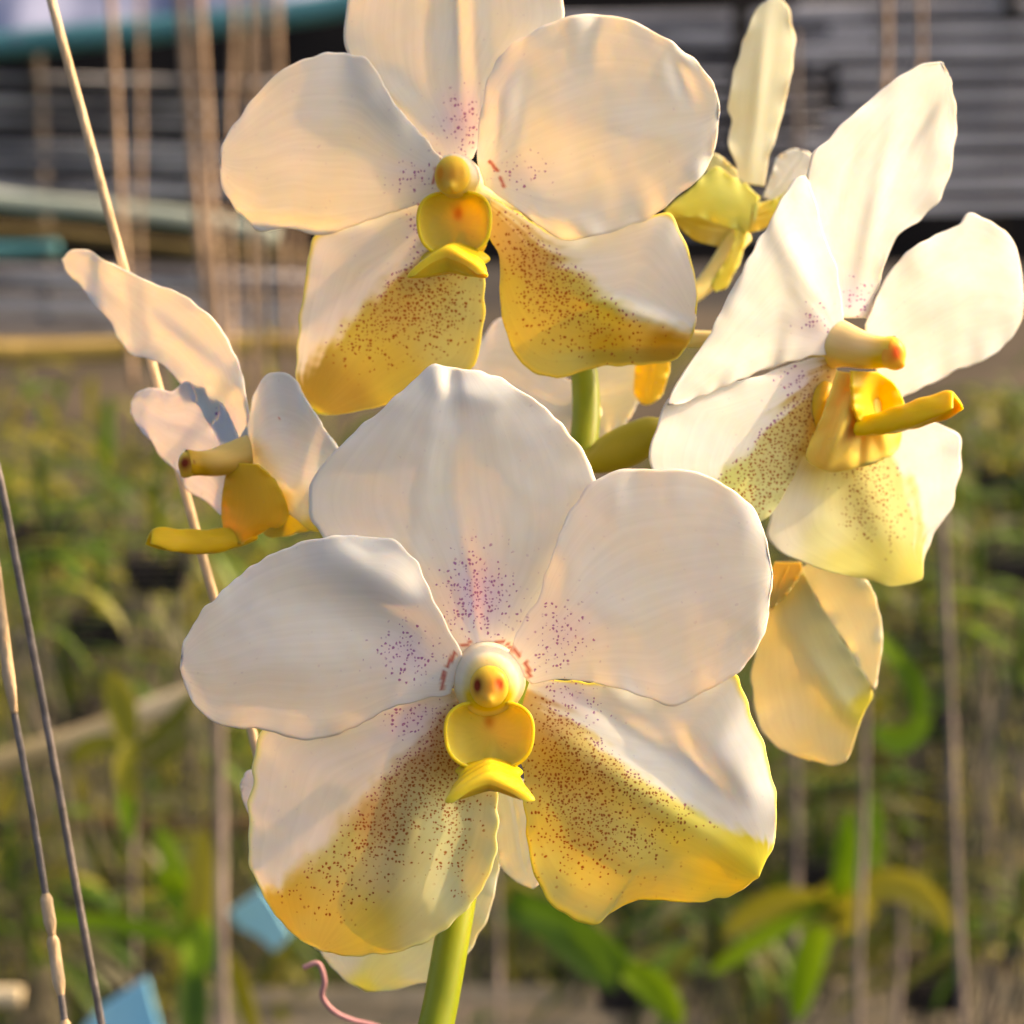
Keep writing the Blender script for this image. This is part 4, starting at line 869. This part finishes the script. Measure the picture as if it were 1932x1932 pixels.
custom_plant('bright green leaf curled in a loop beside the drooping cream flower', 1.2,
    [((1655, 1210), (1760, 1290), (1740, 1370), 34), ((1745, 1350), (1700, 1430), (1650, 1370), 38), ((1665, 1200), (1670, 1230), (1690, 1250), 20)], [0, 3, 3])
custom_plant('dark green drooping leaves between the stem base and the star-shaped plant', 1.3,
    [((960, 1690), (1120, 1740), (1290, 1960), 40), ((960, 1700), (1060, 1740), (1160, 1870), 50), ((960, 1720), (1000, 1720), (1080, 1750), 40), ((1180, 1830), (1240, 1850), (1290, 1950), 44)], [0, 0, 0, 3])
# rows of plants further back
SPOTS = [(80, 960, 1.9, [0, 1, 4]), (210, 920, 2.3, [1, 4]), (300, 1010, 1.7, [0, 1]), (60, 1150, 1.6, [0, 1]), (190, 1120, 1.8, [1, 4]), (330, 1180, 1.9, [1, 4]), (120, 1300, 1.7, [1, 4, 0]), (20, 1650, 1.7, [1, 0, 4]), (180, 1640, 1.9, [1, 4]),
         (60, 1790, 1.7, [0, 4]), (230, 1790, 1.8, [0, 4, 1]), (420, 1500, 2.1, [4, 1]), (1900, 850, 2.3, [1, 0]), (1800, 930, 2.5, [1, 4]), (1920, 1010, 1.9, [0, 1]), (1840, 1120, 1.7, [0, 1, 4]), (1740, 1160, 2.1, [1, 4]), (1925, 1250, 1.6, [0, 3, 1]), (1780, 1290, 1.9, [0, 1]),
         (1880, 1370, 1.8, [1, 0]), (1700, 1400, 2.2, [4, 0]), (1850, 1560, 1.9, [1, 2]), (1540, 1580, 1.8, [0, 4]), (1700, 1600, 2.0, [1, 0]), (1760, 1800, 1.8, [0, 1]), (1920, 1740, 1.7, [1, 0]), (1180, 1800, 1.9, [0, 4]), (1350, 1790, 1.7, [0, 4, 1]), (1050, 1820, 2.1, [0, 4]), (1480, 1700, 2.2, [4, 0]), (650, 1900, 2.1, [4, 0]), (1400, 1500, 2.4, [4, 0])]
names = ['dull green plant highest at the left edge, above the grey wire', 'olive plant just under the yellow bamboo pole', 'green plant against the profile flower\'s white petal', 'green and yellow plant at the left edge beside the grey wire', 'greyish olive plant left of the jutting yellow lip', 'yellow-olive plant above the front flower\'s left petal',
         'olive plant right of the grey wire, above the sloping pale pole', 'olive plant low at the left edge, under the sloping pale pole', 'greyish plant under the level brown pole', 'dark green plant above the bamboo stub', 'dark green plant above the pointed blue tag', 'greyish plant in the gap beside the lower left sepal',
         'olive plant highest at the right edge, under the right flower\'s petal', 'faint greyish plant right of the right flower\'s lip', 'green plant at the right edge, level with the speckled lower sepal', 'mixed green plant under the right flower\'s lower sepal', 'faint olive plant just right of the drooping flower\'s top', 'bright green plant at the right edge beside the tall stake', 'green plant right of the looped leaf',
         'olive plant right of the tall stake, above the poles', 'greyish plant just below the looped leaf', 'yellowish plant among the poles at the right edge', 'grey-green plant above the star-shaped plant', 'olive plant between the two right-hand stakes', 'green plant right of the star-shaped plant', 'olive plant in the right edge under the poles',
         'grey-green plant under the front flower\'s lower right sepal', 'dark plant left of the star-shaped plant', 'dark plant right of the stem base', 'faint plant behind the star-shaped plant\'s left leaf', 'faint plant left of the stem base, above the bench', 'faint greyish plant beside the front flower\'s yellow corner']
for i, (x, y, d, ms) in enumerate(SPOTS):
    hanging_orchid(x, y, d, 0.066*d, ms, names[i], nl=random.Random(i).randint(12, 20), roots=12, rootlen=1.5, rs=i+5, basket=(i % 2 == 0), lw=0.8)
# a far-off mass of foliage that closes the view low down
vv = []
r = random.Random(99)
for i in range(15000):
    px = r.uniform(-600, 2500); py = 690+1360*r.random()**0.85; d = r.uniform(1.9, 3.6)
    if 700 < px < 1200 and py < 1600: continue
    if py < 800 and r.random() < 0.5: continue
    # rows with dark gaps between them
    if math.sin(py*0.021+0.004*px+d*3.0)+0.6*math.sin(px*0.017+py*0.009) < -0.25 and r.random() < 0.93: continue
    c = P(px, py, d)
    if r.random() < 0.3: vv.append(strap(c, Vector((r.uniform(-.15, .15), 0, -1)), r.uniform(.10, .25), r.uniform(.003, .006), 0.2, 4))
    else: vv.append(strap(c, Vector((r.uniform(-1, 1), r.uniform(-1, 1), r.uniform(-.4, 1.4))), r.uniform(.03, .09), r.uniform(.006, .013), r.uniform(.3, 2.2), 5))
for nm, k, a in (('undergrowth', 1, 0), ('undergrowth', 0, 1), ('undergrowth', 4, 2), ('undergrowth', 2, 3)):
    o = link(nm, mesh_of(nm, vv[a::4]), GM[k]); tag(o, ['olive mass of far leaves low behind all the plants', 'dark green mass of far leaves low behind all the plants', 'grey-green mass of far leaves low behind all the plants', 'yellow flecks of far leaves low behind all the plants'][a], 'foliage', kind='stuff')
